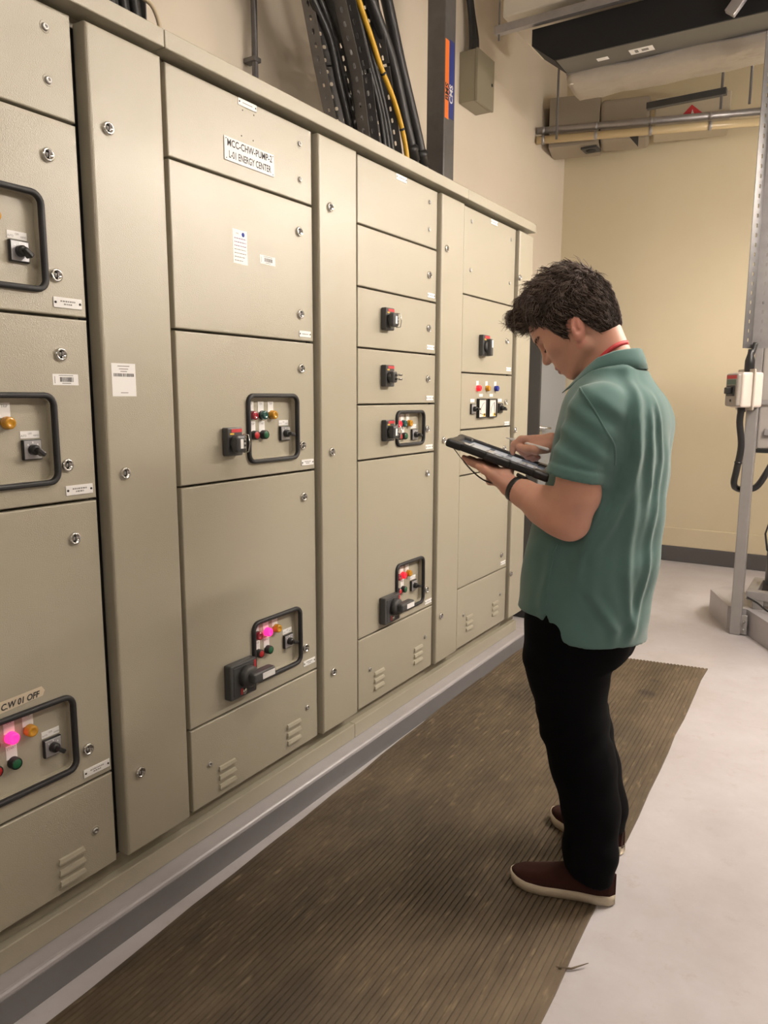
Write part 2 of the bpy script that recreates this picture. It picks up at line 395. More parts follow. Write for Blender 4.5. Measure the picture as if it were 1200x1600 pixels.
def button(par, y, z, x, lens, r=.0135):
    b = MB()
    b.lathe((x, y, z), (1, 0, 0), [(0, r*1.08), (.015, r*1.06), (.0175, r*.98), (.0175, r*.86)], BLACKP, 18, cap=False)
    b.lathe((x, y, z), (1, 0, 0), [(.013, r*.86), (.017, r*.84), (.018, r*.72), (.018, r*.001)], lens, 18, cap=False)
    return b.build('push_button', par)
def selector(par, y, z, x, ang=-40, s=.047, legend=True, face=GREYF):
    b = MB()
    b.rbox(x, x+.009, y-s/2, y+s/2, z-s/2, z+s/2, BLACKP, .002); b.rbox(x+.009, x+.0105, y-s*.45, y+s*.45, z-s*.45, z+s*.45, face, .0006, 1)
    for a in (90, 45, 135): b.box(x+.0104, x+.0108, y+s*.36*math.cos(math.radians(a))-.0012, y+s*.36*math.cos(math.radians(a))+.0012, z+s*.36*math.sin(math.radians(a))-.002, z+s*.36*math.sin(math.radians(a))+.002, WHITE)
    b.lathe((x+.010, y, z), (1, 0, 0), [(0, s*.27), (.012, s*.25), (.016, s*.18)], BLACKP, 18)
    M = Matrix.Translation((x+.028, y, z)) @ Matrix.Rotation(math.radians(ang), 4, 'X')
    b.rbox(-.012, .010, -s*.12, s*.40, -s*.12, s*.12, BLACKP, .003, 2, M)
    o = b.build('selector_switch', par)
    if legend:
        b = MB(); b.box(x, x+.0012, y-s*.5, y+s*.5, z+s*.56, z+s*.92, WHITE)
        b.text('AUTO', .0068, TXat(x+.0014, y-s*.33, z+s*.68), INKG, .75); b.text('OFF', .0068, TXat(x+.0014, y, z+s*.78), INKG, .8); b.text('HAND', .0068, TXat(x+.0014, y+s*.33, z+s*.68), INKG, .75)
        b.build('legend_plate', par)
    return o
def recess(par, y0, y1, z0, z1, rd):
    """rubber-framed recessed control window; the door itself has the hole"""
    b = MB(); g = .013
    b.curve2d([rrect(y0-g, y1+g, z0-g, z1+g, .03), rrect(y0, y1, z0, z1, .018)], .016, .005, TX(.003), RUBBER, True, 3)
    b.build('rubber_gasket', par)
    MB().box(-rd-.004, -rd, y0-.008, y1+.008, z0-.008, z1+.008, PAINT).build('control_plate', par)
def louvres(par, y, z, x, w=.075, slant=False):
    for k in range(3):
        zc = z+(1-k)*.030; b = MB(); h = .0155
        # pressed hood: closed at the top, open slot below
        prof = [(0, h/2), (.005, h/2-.002), (.0075, -h/2+.005), (.0075, -h/2), (.0, -h/2)]
        vs = []; n = len(prof)
        for yy in (y-w/2, y+w/2):
            for (px_, dz) in prof: vs.append((x+px_, yy+(0.003 if yy < y else -0.003)*(1 if dz > 0 else 0), zc+dz))
        fs = [(i, i+1, n+i+1, n+i) for i in range(n-1)]+[tuple(range(n)), tuple(range(2*n-1, n-1, -1))]
        b.add(vs, [f[::-1] for f in fs], PAINT)
        b.box(x+.0002, x+.0008, y-w/2+.004, y+w/2-.004, zc-h/2-.0025, zc-h/2, DARK)
        b.build('louvre', par)
def disc_small(par, y0, z1, x, pose=0, w=.064, h=.084):
    """small rotary isolator handle: square base, red/yellow caution sticker, projecting knob"""
    b = MB(); z0 = z1-h; y1 = y0+w; yc = y0+w*.45; zc = z0+h*.44
    b.rbox(x, x+.024, y0, y1, z0, z1, GREYP, .004)
    b.box(x+.024, x+.0246, y0+w*.26, y1-.003, z1-h*.17, z1-.004, REDS)
    b.box(x+.024, x+.0246, y0+w*.16, y0+w*.42, z1-h*.25, z1-h*.19, YELS)
    b.lathe((x+.024, yc, zc), (1, 0, 0), [(0, w*.34), (.012, w*.33), (.014, w*.28)], GREYP, 20)
    b.build('isolator_base', par)
    b = MB()
    if pose == 2:    # vertical lever
        b.rbox(x+.03, x+.056, yc-.012, yc+.016, zc-h*.45, zc+h*.36, GREYP, .006); b.box(x+.056, x+.0566, yc-.004, yc+.010, zc-h*.05, zc+h*.30, WHITE)
    elif pose == 1:  # lever turned edge-on with steel hasp prongs
        b.rbox(x+.03, x+.050, yc-.016, yc+.016, zc-.022, zc+.022, GREYP, .006)
        for dz in (-.008, .008): b.cyl((x+.048, yc, zc+dz), (x+.078, yc+.004, zc+dz), .0042, CHROME, 8)
    else:
        b.rbox(x+.028, x+.054, yc-.022, yc+.022, zc-.026, zc+.026, GREYP, .009)
        b.tube([(x+.040, yc+.021, zc+.027), (x+.054, yc+.028, zc+.025), (x+.058, yc+.029, zc), (x+.054, yc+.028, zc-.025), (x+.040, yc+.021, zc-.027)], .0020, CHROME, 6)
        for dz in (-.012, 0, .012): b.cyl((x+.053, yc+.012, zc+dz), (x+.0555, yc+.012, zc+dz), .0036, STEEL, 8)
        b.box(x+.0535, x+.0542, yc-.006, yc+.006, zc-.014, zc+.014, WHITE)
    b.build('isolator_handle', par)
def disc_large(par, y0, z1, x, w=.118, h=.113):
    b = MB(); z0 = z1-h; y1 = y0+w; yc = y0+w*.58; zc = z1-h*.42
    b.rbox(x, x+.030, y0, y1, z0, z1, GREYP, .005); b.rbox(x+.028, x+.032, y0+.012, y1-.014, z0+.010, z1-.010, GREYP, .002)
    b.box(x+.030, x+.0306, y1-.012, y1-.003, z0+.03, z1-.008, REDS)
    b.lathe((x+.03, yc, zc), (1, 0, 0), [(0, .036), (.022, .034), (.027, .028)], GREYP, 22)
    b.lathe((x+.03, yc-.010, z0+.018), (1, 0, 0), [(0, .010), (.004, .009)], CHROME, 12); b.box(x+.0322, x+.0328, yc-.028, yc-.018, z0+.010, z0+.030, REDS)
    b.build('isolator_base', par)
    b = MB(); b.rbox(x+.045, x+.080, yc-.018, yc+.088, zc-.017, zc+.017, GREYP, .009, 3); b.box(x+.080, x+.0806, yc+.022, yc+.080, zc-.010, zc+.010, WHITE)
    b.build('isolator_handle', par)

def door(cab, y0, y1, z0, z1, x=XD, th=.025, hole=None, name='door', g=.0032, extra_holes=()):
    b = MB(); loops = [[(y0, z0+g), (y1, z0+g), (y1, z1-g), (y0, z1-g)]]
    if hole: loops.append(rrect(*hole, .020))
    b.curve2d(loops, th, .0035 if x == XD else .007, TX(x-th/2), PAINT, False, 2)
    return b.build(name, cab)
def cabinet(name, label, y0, y1, cat='cabinet', group=None):
    c = thing(name, label, cat, (-0.42, (y0+y1)/2, 0.150), group)
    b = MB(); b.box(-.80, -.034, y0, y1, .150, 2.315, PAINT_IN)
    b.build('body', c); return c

Y_M = {0: (.575, 1.185), 1: (1.463, 2.077), 2: (2.346, 2.948), 3: (3.207, 3.805)}
Y_A = {1: (1.210, 1.432), 2: (2.090, 2.312), 3: (2.954, 3.168), 4: (3.816, 4.006)}
def bounds(y0, y1): return y0-.004, y1+.004
GM = 'beige motor control cabinets in the row'; GA = 'narrow cable-way cabinets in the row'

# ---- M0 (cut by the left edge of the frame)
y0, y1 = Y_M[0]; ca = cabinet('motor_control_cabinet', 'beige control cabinet cut off by the left edge, with taped handwriting above its lowest window', y0-.012, y1+.006, group=GM)
d = door(ca, y0, y1, 2.067, ZT); screw(d, 1.12, 2.252, 0); screw(d, 1.12, 2.142, 0); screw(d, .63, 2.252, 0); screw(d, .63, 2.142, 0)
H = (.842, 1.074, 1.690, 1.886)
d = door(ca, y0, y1, 1.628, 2.067, hole=H); lock(d, 1.106, 1.981, 0); lock(d, 1.109, 1.720, 0); nameplate(d, 1.135, 1.660, 0, .075, .024, 2); recess(d, *H, .018)
pilot(d, .974, 1.828, -.018, L_AMB); tagplate(d, .972, 1.856, -.018, 'TRIP'); selector(d, 1.030, 1.762, -.018); pilot(d, .925, 1.828, -.018, L_GRN); pilot(d, .876, 1.828, -.018, L_RED)
H = (.842, 1.074, 1.250, 1.440)
d = door(ca, y0, y1, 1.191, 1.628, hole=H); lock(d, 1.108, 1.541, 0); lock(d, 1.108, 1.281, 0); nameplate(d, 1.137, 1.219, 0, .075, .024, 2); barcode(d, 1.084, 1.152, 1.470, 1.496, 0); recess(d, *H, .018)
pilot(d, .974, 1.385, -.018, L_AMB); tagplate(d, .971, 1.413, -.018, 'TRIP'); selector(d, 1.028, 1.322, -.018); button(d, .929, 1.322, -.018, L_GRNB); pilot(d, .926, 1.385, -.018, L_GRN)
H = (.842, 1.074, .524, .704)
d = door(ca, y0, y1, .462, 1.191, hole=H); lock(d, 1.115, 1.101, 0); lock(d, 1.116, .553, 0); nameplate(d, 1.139, .490, 0, .078, .022, 2); recess(d, *H, .018)
for yy, ln, t in ((.880, L_RED, 'OFF'), (.927, L_PINK, 'ON'), (.974, L_AMB, 'TRIP')): pilot(d, yy, .656, -.018, ln); tagplate(d, yy-.002, .684, -.018, t)
for yy, ln, t in ((.882, L_REDB, 'STOP'), (.929, L_GRNB, 'START')): button(d, yy, .593, -.018, ln); tagplate(d, yy-.002, .620, -.018, t)
selector(d, 1.028, .593, -.018)
b = MB(); b.add([(0.0006, .80, .752), (.0006, 1.002, .760), (.0006, 1.010, .748), (.0006, 1.004, .736), (.0006, .80, .722)], [(0, 4, 3, 2, 1)], TAPE)
b.text('C.W 01 OFF', .0205, TXat(.0012, .946, .742, .03), INK, .88, shear=.25, bold=.0006); b.build('tape_note', d)
d = door(ca, y0, y1, ZB, .462, name='kick_panel'); screw(d, 1.124, .322, 0); louvres(d, 1.051, .262, 0); louvres(d, .72, .262, 0); screw(d, .64, .322, 0)
# ---- M1
y0, y1 = Y_M[1]; ca = cabinet('motor_control_cabinet', 'beige control cabinet with the large white engraved title plate near its top', y0-.012, y1+.006, group=GM)
d = door(ca, y0, y1, 2.067, ZT); screw(d, 2.014, 2.245, 0); screw(d, 2.014, 2.137, 0); nameplate(d, 1.772, 2.288, 0, .080, .020)
for (yy, zz) in ((1.752, 2.266), (1.792, 2.266), (1.752, 2.192), (1.792, 2.192)): pass
b = MB(); b.rbox(0, .003, 1.670, 1.886, 2.113, 2.178, WHITE, .0008, 1)
b.text('MCC-CHW-PUMP-2', .0275, TXat(.0033, 1.778, 2.1615), INK, .82, bold=.0005); b.text('L-01 ENERGY CENTER', .0275, TXat(.0033, 1.778, 2.1305), INK, .68, bold=.0005)
for yy in (1.677, 1.879):
    for zz in (2.119, 2.172): b.cyl((.003, yy, zz), (.0036, yy, zz), .0018, INK, 6)
b.build('title_plate', d)
for (yy, zz) in ((1.752, 2.268), (1.800, 2.268), (1.745, 2.196), (1.795, 2.196)): MB().cyl((-.001, yy, zz), (.0004, yy, zz), .0022, DARK, 8).build('spare_hole', d)
d = door(ca, y0, y1, 1.625, 2.067); lock(d, 2.005, 1.974, 0); lock(d, 2.007, 1.713, 0); nameplate(d, 2.030, 1.650, 0)
b = MB(); b.box(-.0004, .0004, 1.697, 1.758, 1.833, 1.930, WHITE); rn = random.Random(5)
for k in range(7):
    zz = 1.905-k*.0105; u = 1.703; m_ = INKP if k in (0, 1, 2) else INKG
    while u < 1.752-.012*(k > 4):
        q = rn.uniform(.003, .009); b.box(.0003, .0006, u, min(u+q, 1.753), zz-.0011, zz+.0011, m_); u += q+.002
b.lathe((.0003, 1.741, 1.918), (1, 0, 0), [(0, .0065), (.0003, .0065)], BLUEINK, 12); b.text('MMS', .0075, TXat(.0007, 1.716, 1.918), INKG, .8)
b.build('inspection_sticker', d); barcode(d, 1.814, 1.885, 1.848, 1.874, 0)
H = (1.748, 1.974, 1.248, 1.440)
d = door(ca, y0, y1, 1.191, 1.625, hole=H); lock(d, 2.007, 1.536, 0); lock(d, 2.008, 1.279, 0); nameplate(d, 2.035, 1.220, 0, .066, .020, 2); recess(d, *H, .018)
for yy, ln, t in ((1.779, L_RED, 'OFF'), (1.826, L_GRN, 'ON'), (1.873, L_AMB, 'TRIP')): pilot(d, yy, 1.385, -.018, ln); tagplate(d, yy-.004, 1.411, -.018, t)
for yy, ln, t in ((1.785, L_REDB, 'STOP'), (1.829, L_GRNB, 'START')): button(d, yy, 1.323, -.018, ln); tagplate(d, yy-.004, 1.349, -.018, t)
selector(d, 1.932, 1.323, -.018, -15); disc_small(d, 1.628, 1.352, 0)
H = (1.748, 1.974, .528, .712)
d = door(ca, y0, y1, .463, 1.191, hole=H); lock(d, 2.011, 1.103, 0); lock(d, 2.011, .561, 0); nameplate(d, 2.031, .503, 0, .066, .020, 2); recess(d, *H, .018)
for yy, ln, t in ((1.779, L_RED, 'OFF'), (1.827, L_PINK, 'ON'), (1.873, L_AMB, 'TRIP')): pilot(d, yy, .668, -.018, ln); tagplate(d, yy-.004, .694, -.018, t)
for yy, ln, t in ((1.783, L_REDB, 'STOP'), (1.829, L_GRNB, 'START')): button(d, yy, .606, -.018, ln); tagplate(d, yy-.004, .632, -.018, t)
selector(d, 1.933, .607, -.018, -15); disc_large(d, 1.605, .622, 0)
d = door(ca, y0, y1, ZB, .463, name='kick_panel'); screw(d, 2.017, .336, 0); screw(d, 1.535, .327, 0); louvres(d, 1.939, .274, 0); louvres(d, 1.608, .265, 0)
# ---- M2
y0, y1 = Y_M[2]; ca = cabinet('motor_control_cabinet', 'beige control cabinet with three small rotary isolators one above another', y0-.012, y1+.006, group=GM)
d = door(ca, y0, y1, 2.063, ZT); screw(d, 2.878, 2.245, 0); screw(d, 2.878, 2.137, 0); nameplate(d, 2.649, 2.286, 0, .080, .022)
d = door(ca, y0, y1, 1.844, 2.063); lock(d, 2.880, 1.952, 0); nameplate(d, 2.900, 1.870, 0)
d = door(ca, y0, y1, 1.624, 1.844); lock(d, 2.880, 1.732, 0); nameplate(d, 2.900, 1.653, 0); disc_small(d, 2.503, 1.783, 0)
d = door(ca, y0, y1, 1.413, 1.624); lock(d, 2.879, 1.519, 0); nameplate(d, 2.899, 1.437, 0); disc_small(d, 2.504, 1.566, 0, 1)
H = (2.628, 2.838, 1.252, 1.374)
d = door(ca, y0, y1, 1.201, 1.413, hole=H); lock(d, 2.879, 1.304, 0); nameplate(d, 2.899, 1.225, 0); recess(d, *H, .018); disc_small(d, 2.508, 1.352, 0)
for yy, ln, t in ((2.656, L_LIT, 'OFF'), (2.700, L_GRN, 'ON'), (2.746, L_AMB, 'TRIP')): pilot(d, yy, 1.332, -.018, ln); tagplate(d, yy-.004, 1.357, -.018, t, .025, .030)
for yy, ln, t in ((2.663, L_REDB, 'STOP'), (2.705, L_GRNB, 'START')): button(d, yy, 1.280, -.018, ln); tagplate(d, yy-.004, 1.302, -.018, t, .025, .026)
selector(d, 2.792, 1.283, -.018, -15)
H = (2.634, 2.850, .540, .732)
d = door(ca, y0, y1, .493, 1.201, hole=H); lock(d, 2.884, 1.110, 0); lock(d, 2.890, .579, 0); nameplate(d, 2.909, .520, 0); recess(d, *H, .018); disc_large(d, 2.496, .632, 0)
for yy, ln, t in ((2.662, L_RED, 'OFF'), (2.706, L_LIT, 'ON'), (2.752, L_AMB, 'TRIP')): pilot(d, yy, .682, -.018, ln); tagplate(d, yy-.004, .708, -.018, t)
for yy, ln, t in ((2.667, L_REDB, 'STOP'), (2.710, L_GRNB, 'START')): button(d, yy, .619, -.018, ln); tagplate(d, yy-.004, .645, -.018, t)
selector(d, 2.798, .618, -.018, -15)
d = door(ca, y0, y1, ZB, .493, name='kick_panel'); screw(d, 2.885, .358, 0); screw(d, 2.428, .348, 0); louvres(d, 2.822, .295, 0); louvres(d, 2.496, .287, 0)
# ---- M3
y0, y1 = Y_M[3]; ca = cabinet('motor_control_cabinet', 'beige control cabinet farthest along the row, with two square dial meters', y0-.012, y1+.006, group=GM)
d = door(ca, y0, y1, 1.912, ZT)
for (yy, zz) in ((3.281, 2.244), (3.746, 2.240), (3.279, 2.026), (3.741, 2.024)): screw(d, yy, zz, 0)
nameplate(d, 3.530, 2.284, 0, .080, .022)
d = door(ca, y0, y1, 1.555, 1.912); lock(d, 3.722, 1.729, 0); nameplate(d, 3.757, 1.586, 0); disc_small(d, 3.386, 1.740, 0, 2, .080, .100)
d = door(ca, y0, y1, 1.286, 1.555); lock(d, 3.730, 1.415, 0); nameplate(d, 3.752, 1.302, 0)
for yy, ln in ((3.383, L_LIT), (3.488, L_AMB), (3.594, L_BLU)): pilot(d, yy, 1.484, 0, ln); tagplate(d, yy-.003, 1.508, 0, '', .025, .022)
for k, yy in enumerate((3.423, 3.545)):
    b = MB(); s_ = .096; zc = 1.386
    b.curve2d([rrect(yy-s_/2, yy+s_/2, zc-s_/2, zc+s_/2, .004), rrect(yy-s_*.44, yy+s_*.44, zc-s_*.44, zc+s_*.44, .002)], .016, .002, TX(.008), BLACKP)
    b.box(0, .010, yy-s_*.45, yy+s_*.45, zc-s_*.45, zc+s_*.45, GLASSW)
    cy, cz = yy+s_*.30, zc-s_*.32     # pointer pivot in the lower right corner
    b.tube([(.0108, cy+.050*math.cos(math.radians(a)), cz+.058*math.sin(math.radians(a))) for a in range(88, 183, 8)], .0009, INKG, 4)
    a = math.radians(176 if k == 0 else 100); b.tube([(.0112, cy, cz), (.0112, cy+.055*math.cos(a), cz+.062*math.sin(a))], .0013, INK, 4)
    b.box(.0101, .0108, yy+s_*.12, yy+s_*.40, zc-s_*.42, zc-s_*.26, YELS); b.cyl((.0100, cy, cz), (.0120, cy, cz), .006, INK, 10)
    b.build('dial_meter', d)
    tagplate(d, yy, 1.450, 0, '', .040, .014)
selector(d, 3.328, 1.384, 0, 0, .050, False); selector(d, 3.655, 1.384, 0, -25, .050, False, BLACKP); tagplate(d, 3.328, 1.424, 0, '', .046, .016); tagplate(d, 3.655, 1.424, 0, '', .046, .016)
d = door(ca, y0, y1, 1.066, 1.286); lock(d, 3.727, 1.172, 0)
d = door(ca, y0, y1, .508, 1.066); lock(d, 3.732, .588, 0); nameplate(d, 3.757, .540, 0)
d = door(ca, y0, y1, ZB, .508, name='kick_panel'); screw(d, 3.730, .369, 0); screw(d, 3.278, .362, 0); louvres(d, 3.664, .304, 0); louvres(d, 3.346, .308, 0)
# ---- narrow cable-way cabinets
for k, lab in ((1, 'narrow tall beige cable-way cabinet with a white coded sticker at mid height'), (2, 'narrow tall beige cable-way cabinet between the title-plate cabinet and the three-isolator cabinet'),
               (3, 'narrow tall beige cable-way cabinet just left of the two-dial cabinet'), (4, 'narrow tall beige cable-way cabinet at the far end of the row')):
    y0, y1 = Y_A[k]; lo = (Y_M[k-1][1]+.006); hi = (Y_M[k][0]-.012 if k < 4 else y1)
    ca = cabinet('cable_way_cabinet', lab, lo, hi, group=GA)
    d = door(ca, y0, y1, .205, 2.300, XA, .050)
    MB().box(-.034, -.030, lo-.004, y0+.010, .20, 2.29, RUBBER).build('gap_shade_strip', ca)  # black strip put in to darken the deep gap between doors
    ly = {1: 1.258, 2: 2.149, 3: 2.997, 4: 3.824}[k]
    for zz in ((2.076, 1.250, .432) if k < 4 else (2.06, 1.264, .467)): lock(d, ly, zz, XA)
    if k == 1:
        b = MB(); b.box(XA-.0004, XA+.0005, 1.233, 1.306, 1.444, 1.526, WHITE); u = 1.239; rn = random.Random(9)
        while u < 1.300:
            q = rn.choice((.0012, .002, .003)); b.box(XA+.0004, XA+.0007, u, u+q, 1.493, 1.501, INK); u += q+rn.choice((.0012, .002))
        for zz, w in ((1.519, .036), (1.512, .028), (1.506, .02), (1.453, .022)): b.box(XA+.0004, XA+.0007, 1.2695-w/2, 1.2695+w/2, zz-.0009, zz+.0009, INKG)
        b.build('coded_sticker', d)
# ---- cover strips along the top and plinth lengths
for (ya, yb, lab) in ((.56, 1.4355, 'beige folded cover strip on top of the nearest cabinets'), (1.4375, 3.178, 'long beige folded cover strip on top of the middle cabinets'), (3.180, 4.010, 'short beige folded cover strip on top of the farthest cabinets')):
    b = MB(); b.rbox(-.82, .032, ya, yb, 2.3155, 2.360, PAINT, .003); tag(b.build('cover_strip', origin=(-.4, (ya+yb)/2, 2.3155)), lab, 'cover strip', 'cover strips on top of the cabinets')
for (ya, yb, lab) in ((.56, 2.330, 'beige steel plinth length under the nearest cabinets'), (2.332, 4.000, 'beige steel plinth length under the farthest cabinets')):
    b = MB(); b.rbox(-.80, -.008, ya, yb, .0885, .1495, PAINT, .003); tag(b.build('plinth', origin=(-.4, (ya+yb)/2, .0885)), lab, 'plinth', 'plinth lengths under the cabinets')

# ================================================================ ABOVE THE CABINETS
def smooth_path(pts, n=6):
    P = [Vector(p) for p in pts]; P = [P[0]*2-P[1]]+P+[P[-1]*2-P[-2]]; out = []
    for i in range(1, len(P)-2):
        for k in range(n):
            t = k/n; a, b_, c, d_ = P[i-1], P[i], P[i+1], P[i+2]
            out.append(0.5*((2*b_)+(c-a)*t+(2*a-5*b_+4*c-d_)*t*t+(3*b_-a-3*c+d_)*t**3))
    out.append(P[-2]); return out
def cable(pts, r, m, label, group=None, name='cable', ties=(), n=8):
    sp = smooth_path(pts); b = MB(); b.tube(sp, r, m, n)
    o = b.build(name, origin=pts[-1]); tag(o, label, 'cable', group)
    for k in ties:
        p = sp[k]; q = sp[k+1]; d = (q-p).normalized()
        MB().lathe(p, d, [(-.005, r*1.12), (.005, r*1.12)], BLACKP, n).build('cable_tie', o)
    return o
ZTOP = 2.360
# perforated tray: slotted plate with slotted side flanges, leaning as it climbs
def tray(label, p0, p1, p2, width, x):
    """three (y, z) points of the left-hand edge, bottom to top"""
    root = thing('cable_tray', label, 'cable tray', (x, p0[0]+width/2, p0[1]))
    def piece(a, b_, name):
        a = Vector(a); b_ = Vector(b_); d = (b_-a); Ln = d.length; d.normalize()
        # local frame: v along the run, u across (towards +y), w = x
        u = Vector((d.y, -d.x)) ; 
        if u.x < 0: u = -u
        T = Matrix(((0, 0, 1, x), (u.x, d.x, 0, a.x), (u.y, d.y, 0, a.y), (0, 0, 0, 1)))
        holes = []; nr = max(int(Ln/.050), 1); nc = max(int(width/.052), 1)
        for r in range(nr):
            for c in range(nc):
                cu_ = (c+.5)*width/nc+(.008 if r % 2 else -.008); cv = (r+.5)*Ln/nr
                holes.append(rrect(cu_-.015, cu_+.015, cv-.0075, cv+.0075, .0065, 2))
        b1 = MB(); b1.curve2d([[(0, 0), (width, 0), (width, Ln), (0, Ln)]]+holes, .0022, 0, T, GALVD)
        b1.build(name, root)
        for side in (0, 1):
            TF = T @ Matrix.Translation((side*width, 0, .030)) @ Matrix(((0, 0, 1, 0), (0, 1, 0, 0), (-1, 0, 0, 0), (0, 0, 0, 1)))
            fh = []
            for r in range(nr): fh.append(rrect(-.006, .006, (r+.5)*Ln/nr-.011, (r+.5)*Ln/nr+.011, .005, 2))
            MB().curve2d([[(-.03, 0), (.03, 0), (.03, Ln), (-.03, Ln)]]+fh, .0022, 0, TF, GALVD).build('side_flange', root)
    piece(p0, p1, 'slotted_plate'); piece(p1, p2, 'slotted_plate')
    return root
tray('perforated grey cable tray climbing the wall above the title-plate cabinet', (3.04, ZTOP), (2.83, 2.87), (2.66, 3.35), .20, -.56)
tray('perforated grey cable tray on the right, climbing above the three-isolator cabinet', (3.30, ZTOP), (3.10, 2.95), (2.86, 3.55), .24, -.54)
tray('narrow slotted grey tray strip crossing in front of the cables', (3.085, ZTOP), (2.955, 2.86), (2.69, 3.38), .080, -.452)
CB = 'black power cables climbing the trays'
def P5(x, *pts): return [(x, y, z) for y, z in pts]
ctop = (2.55, 3.9)
runs = [  # (x, points (y,z) bottom -> top)
    (-.500, ((3.13, ZTOP), (3.00, 2.69), (2.93, 2.83), (2.86, 2.985), (2.72, 3.12), (2.50, 3.40)), .017),
    (-.500, ((3.17, ZTOP), (3.05, 2.69), (2.97, 2.86), (2.88, 3.02), (2.76, 3.15), (2.54, 3.43)), .015),
    (-.490, ((3.36, ZTOP), (3.29, 2.69), (3.22, 2.86), (3.13, 3.00), (3.02, 3.20), (2.86, 3.50)), .013),
    (-.490, ((3.40, ZTOP), (3.325, 2.69), (3.25, 2.86), (3.16, 3.00), (3.05, 3.20), (2.89, 3.50)), .013),
    (-.490, ((3.44, ZTOP), (3.36, 2.69), (3.28, 2.87), (3.19, 3.02), (3.08, 3.22), (2.92, 3.52)), .013)]
for x, pts, r in runs: cable(P5(x, *pts), r, CABLE, 'black cable bunched on the grey trays above the cabinets', CB)
for dy, lab in ((0, 'flat grey cable lying left on the tray above the cabinets'), (.055, 'flat grey cable lying right on the tray above the cabinets')):
    cable(P5(-.505, (3.26+dy, ZTOP), (3.19+dy, 2.67), (3.11+dy, 2.83), (3.01+dy, 2.985), (2.87+dy, 3.14), (2.68+dy, 3.40)), .019, CABLEG, lab)
cable(P5(-.468, (3.52, ZTOP), (3.475, 2.66), (3.37, 2.85), (3.23, 2.985), (3.145, 3.086), (3.04, 3.207), (2.88, 3.45)), .013, CABLEY, 'bright yellow cable curving down among the black cables', ties=(9, 17))
for pts, lab in ((((3.68, ZTOP), (3.60, 2.66), (3.51, 2.83), (3.37, 3.08), (3.19, 3.266), (3.0, 3.5)), 'thick black cable with a white tag, next to the yellow cable'),
                 (((3.80, ZTOP), (3.70, 2.66), (3.615, 2.83), (3.46, 3.084), (3.33, 3.323), (3.16, 3.6)), 'thick black cable with a white tag, closest to the grey steel column')):
    o = cable(P5(-.50, *pts), .029, CABLE, lab, 'thick tagged cables by the column', n=14)
    p = Vector((-.50, *pts[1])); q = Vector((-.50, *pts[2])); d_ = (q-p).normalized()
    b = MB(); b.lathe(p+d_*.02, d_, [(-.02, .031), (-.02, .036), (.025, .036), (.03, .040), (.045, .040), (.06, .031)], BLACKP, 16); b.build('cable_gland', o)
    b = MB(); pp = p+d_*-.10+Vector((.034, -.004, 0)); b.rbox(pp.x-.002, pp.x+.002, pp.y-.006, pp.y+.006, pp.z-.05, pp.z+.05, WHITE, .001, 1, Matrix.Translation(pp) @ Matrix.Rotation(.40, 4, 'X') @ Matrix.Translation(-pp)); b.build('cable_tag', o)
# slim vertical conduit on the wall
b = MB(); b.cyl((-.80, 2.716, ZTOP), (-.80, 2.716, ZC), .014, GALVD, 12); cd = tag(b.build('conduit', origin=(-.80, 2.716, ZTOP)), 'slim grey vertical conduit rising behind the title-plate cabinet', 'conduit')
for zz in (2.9, 3.7): MB().rbox(-.85, -.782, 2.694, 2.738, zz, zz+.02, GALVD, .003).build('conduit_clip', cd)
# tangle above the nearest cabinets
for k, (yy, r) in enumerate(((1.53, .016), (1.58, .018), (1.63, .015), (1.68, .020), (1.73, .016), (1.775, .018))):
    cable([(-.45+.01*(k % 2), yy, ZTOP), (-.45, yy-.01, 2.62), (-.47, yy-.05, 2.95), (-.5, yy-.10, 3.4)], r, CABLE, 'black cable rising above the nearest cabinets', 'black cables above the nearest cabinets')
cable([(-.43, 1.80, ZTOP), (-.40, 1.815, 2.56), (-.41, 1.80, 2.66), (-.44, 1.74, 2.72), (-.46, 1.66, 2.95)], .007, CABLEC, 'thin cream wire looping in front of the black cables at top left')
b = MB(); b.rbox(-.58, -.575, 1.42, 1.90, ZTOP, 3.4, GALVD, .001, 1); b.rbox(-.58, -.51, 1.855, 1.86, ZTOP, 3.4, GALVD, .001, 1)
tag(b.build('cable_tray', origin=(-.55, 1.66, ZTOP)), 'dark metal tray back behind the cables at top left', 'cable tray')
# steel column with the two stickers
b = MB(); b.rbox(-.56, -.45, 3.838, 3.962, ZTOP+.012, ZC, GALVD, .006); co = tag(b.build('steel_column', origin=(-.5, 3.9, ZTOP)), 'dark grey steel column carrying an orange and a navy sticker', 'column')
MB().rbox(-.60, -.41, 3.80, 4.00, ZTOP, ZTOP+.012, GALVD, .002).build('base_plate', co)
b = MB(); b.box(-.4500, -.4488, 3.842, 3.886, 2.940, 3.335, ORANGE); b.text('BMS', .052, TXat(-.4484, 3.866, 3.075, math.pi/2), INK, .95, bold=.0012); b.build('orange_sticker', co)['label'] = 'orange vertical sticker reading BMS'
b = MB(); b.box(-.4500, -.4488, 3.887, 3.946, 2.950, 3.345, NAVY); b.text('CMS', .052, TXat(-.4484, 3.915, 3.075, math.pi/2), WHITE, .95, bold=.0012); b.build('navy_sticker', co)['label'] = 'navy vertical sticker reading CMS'
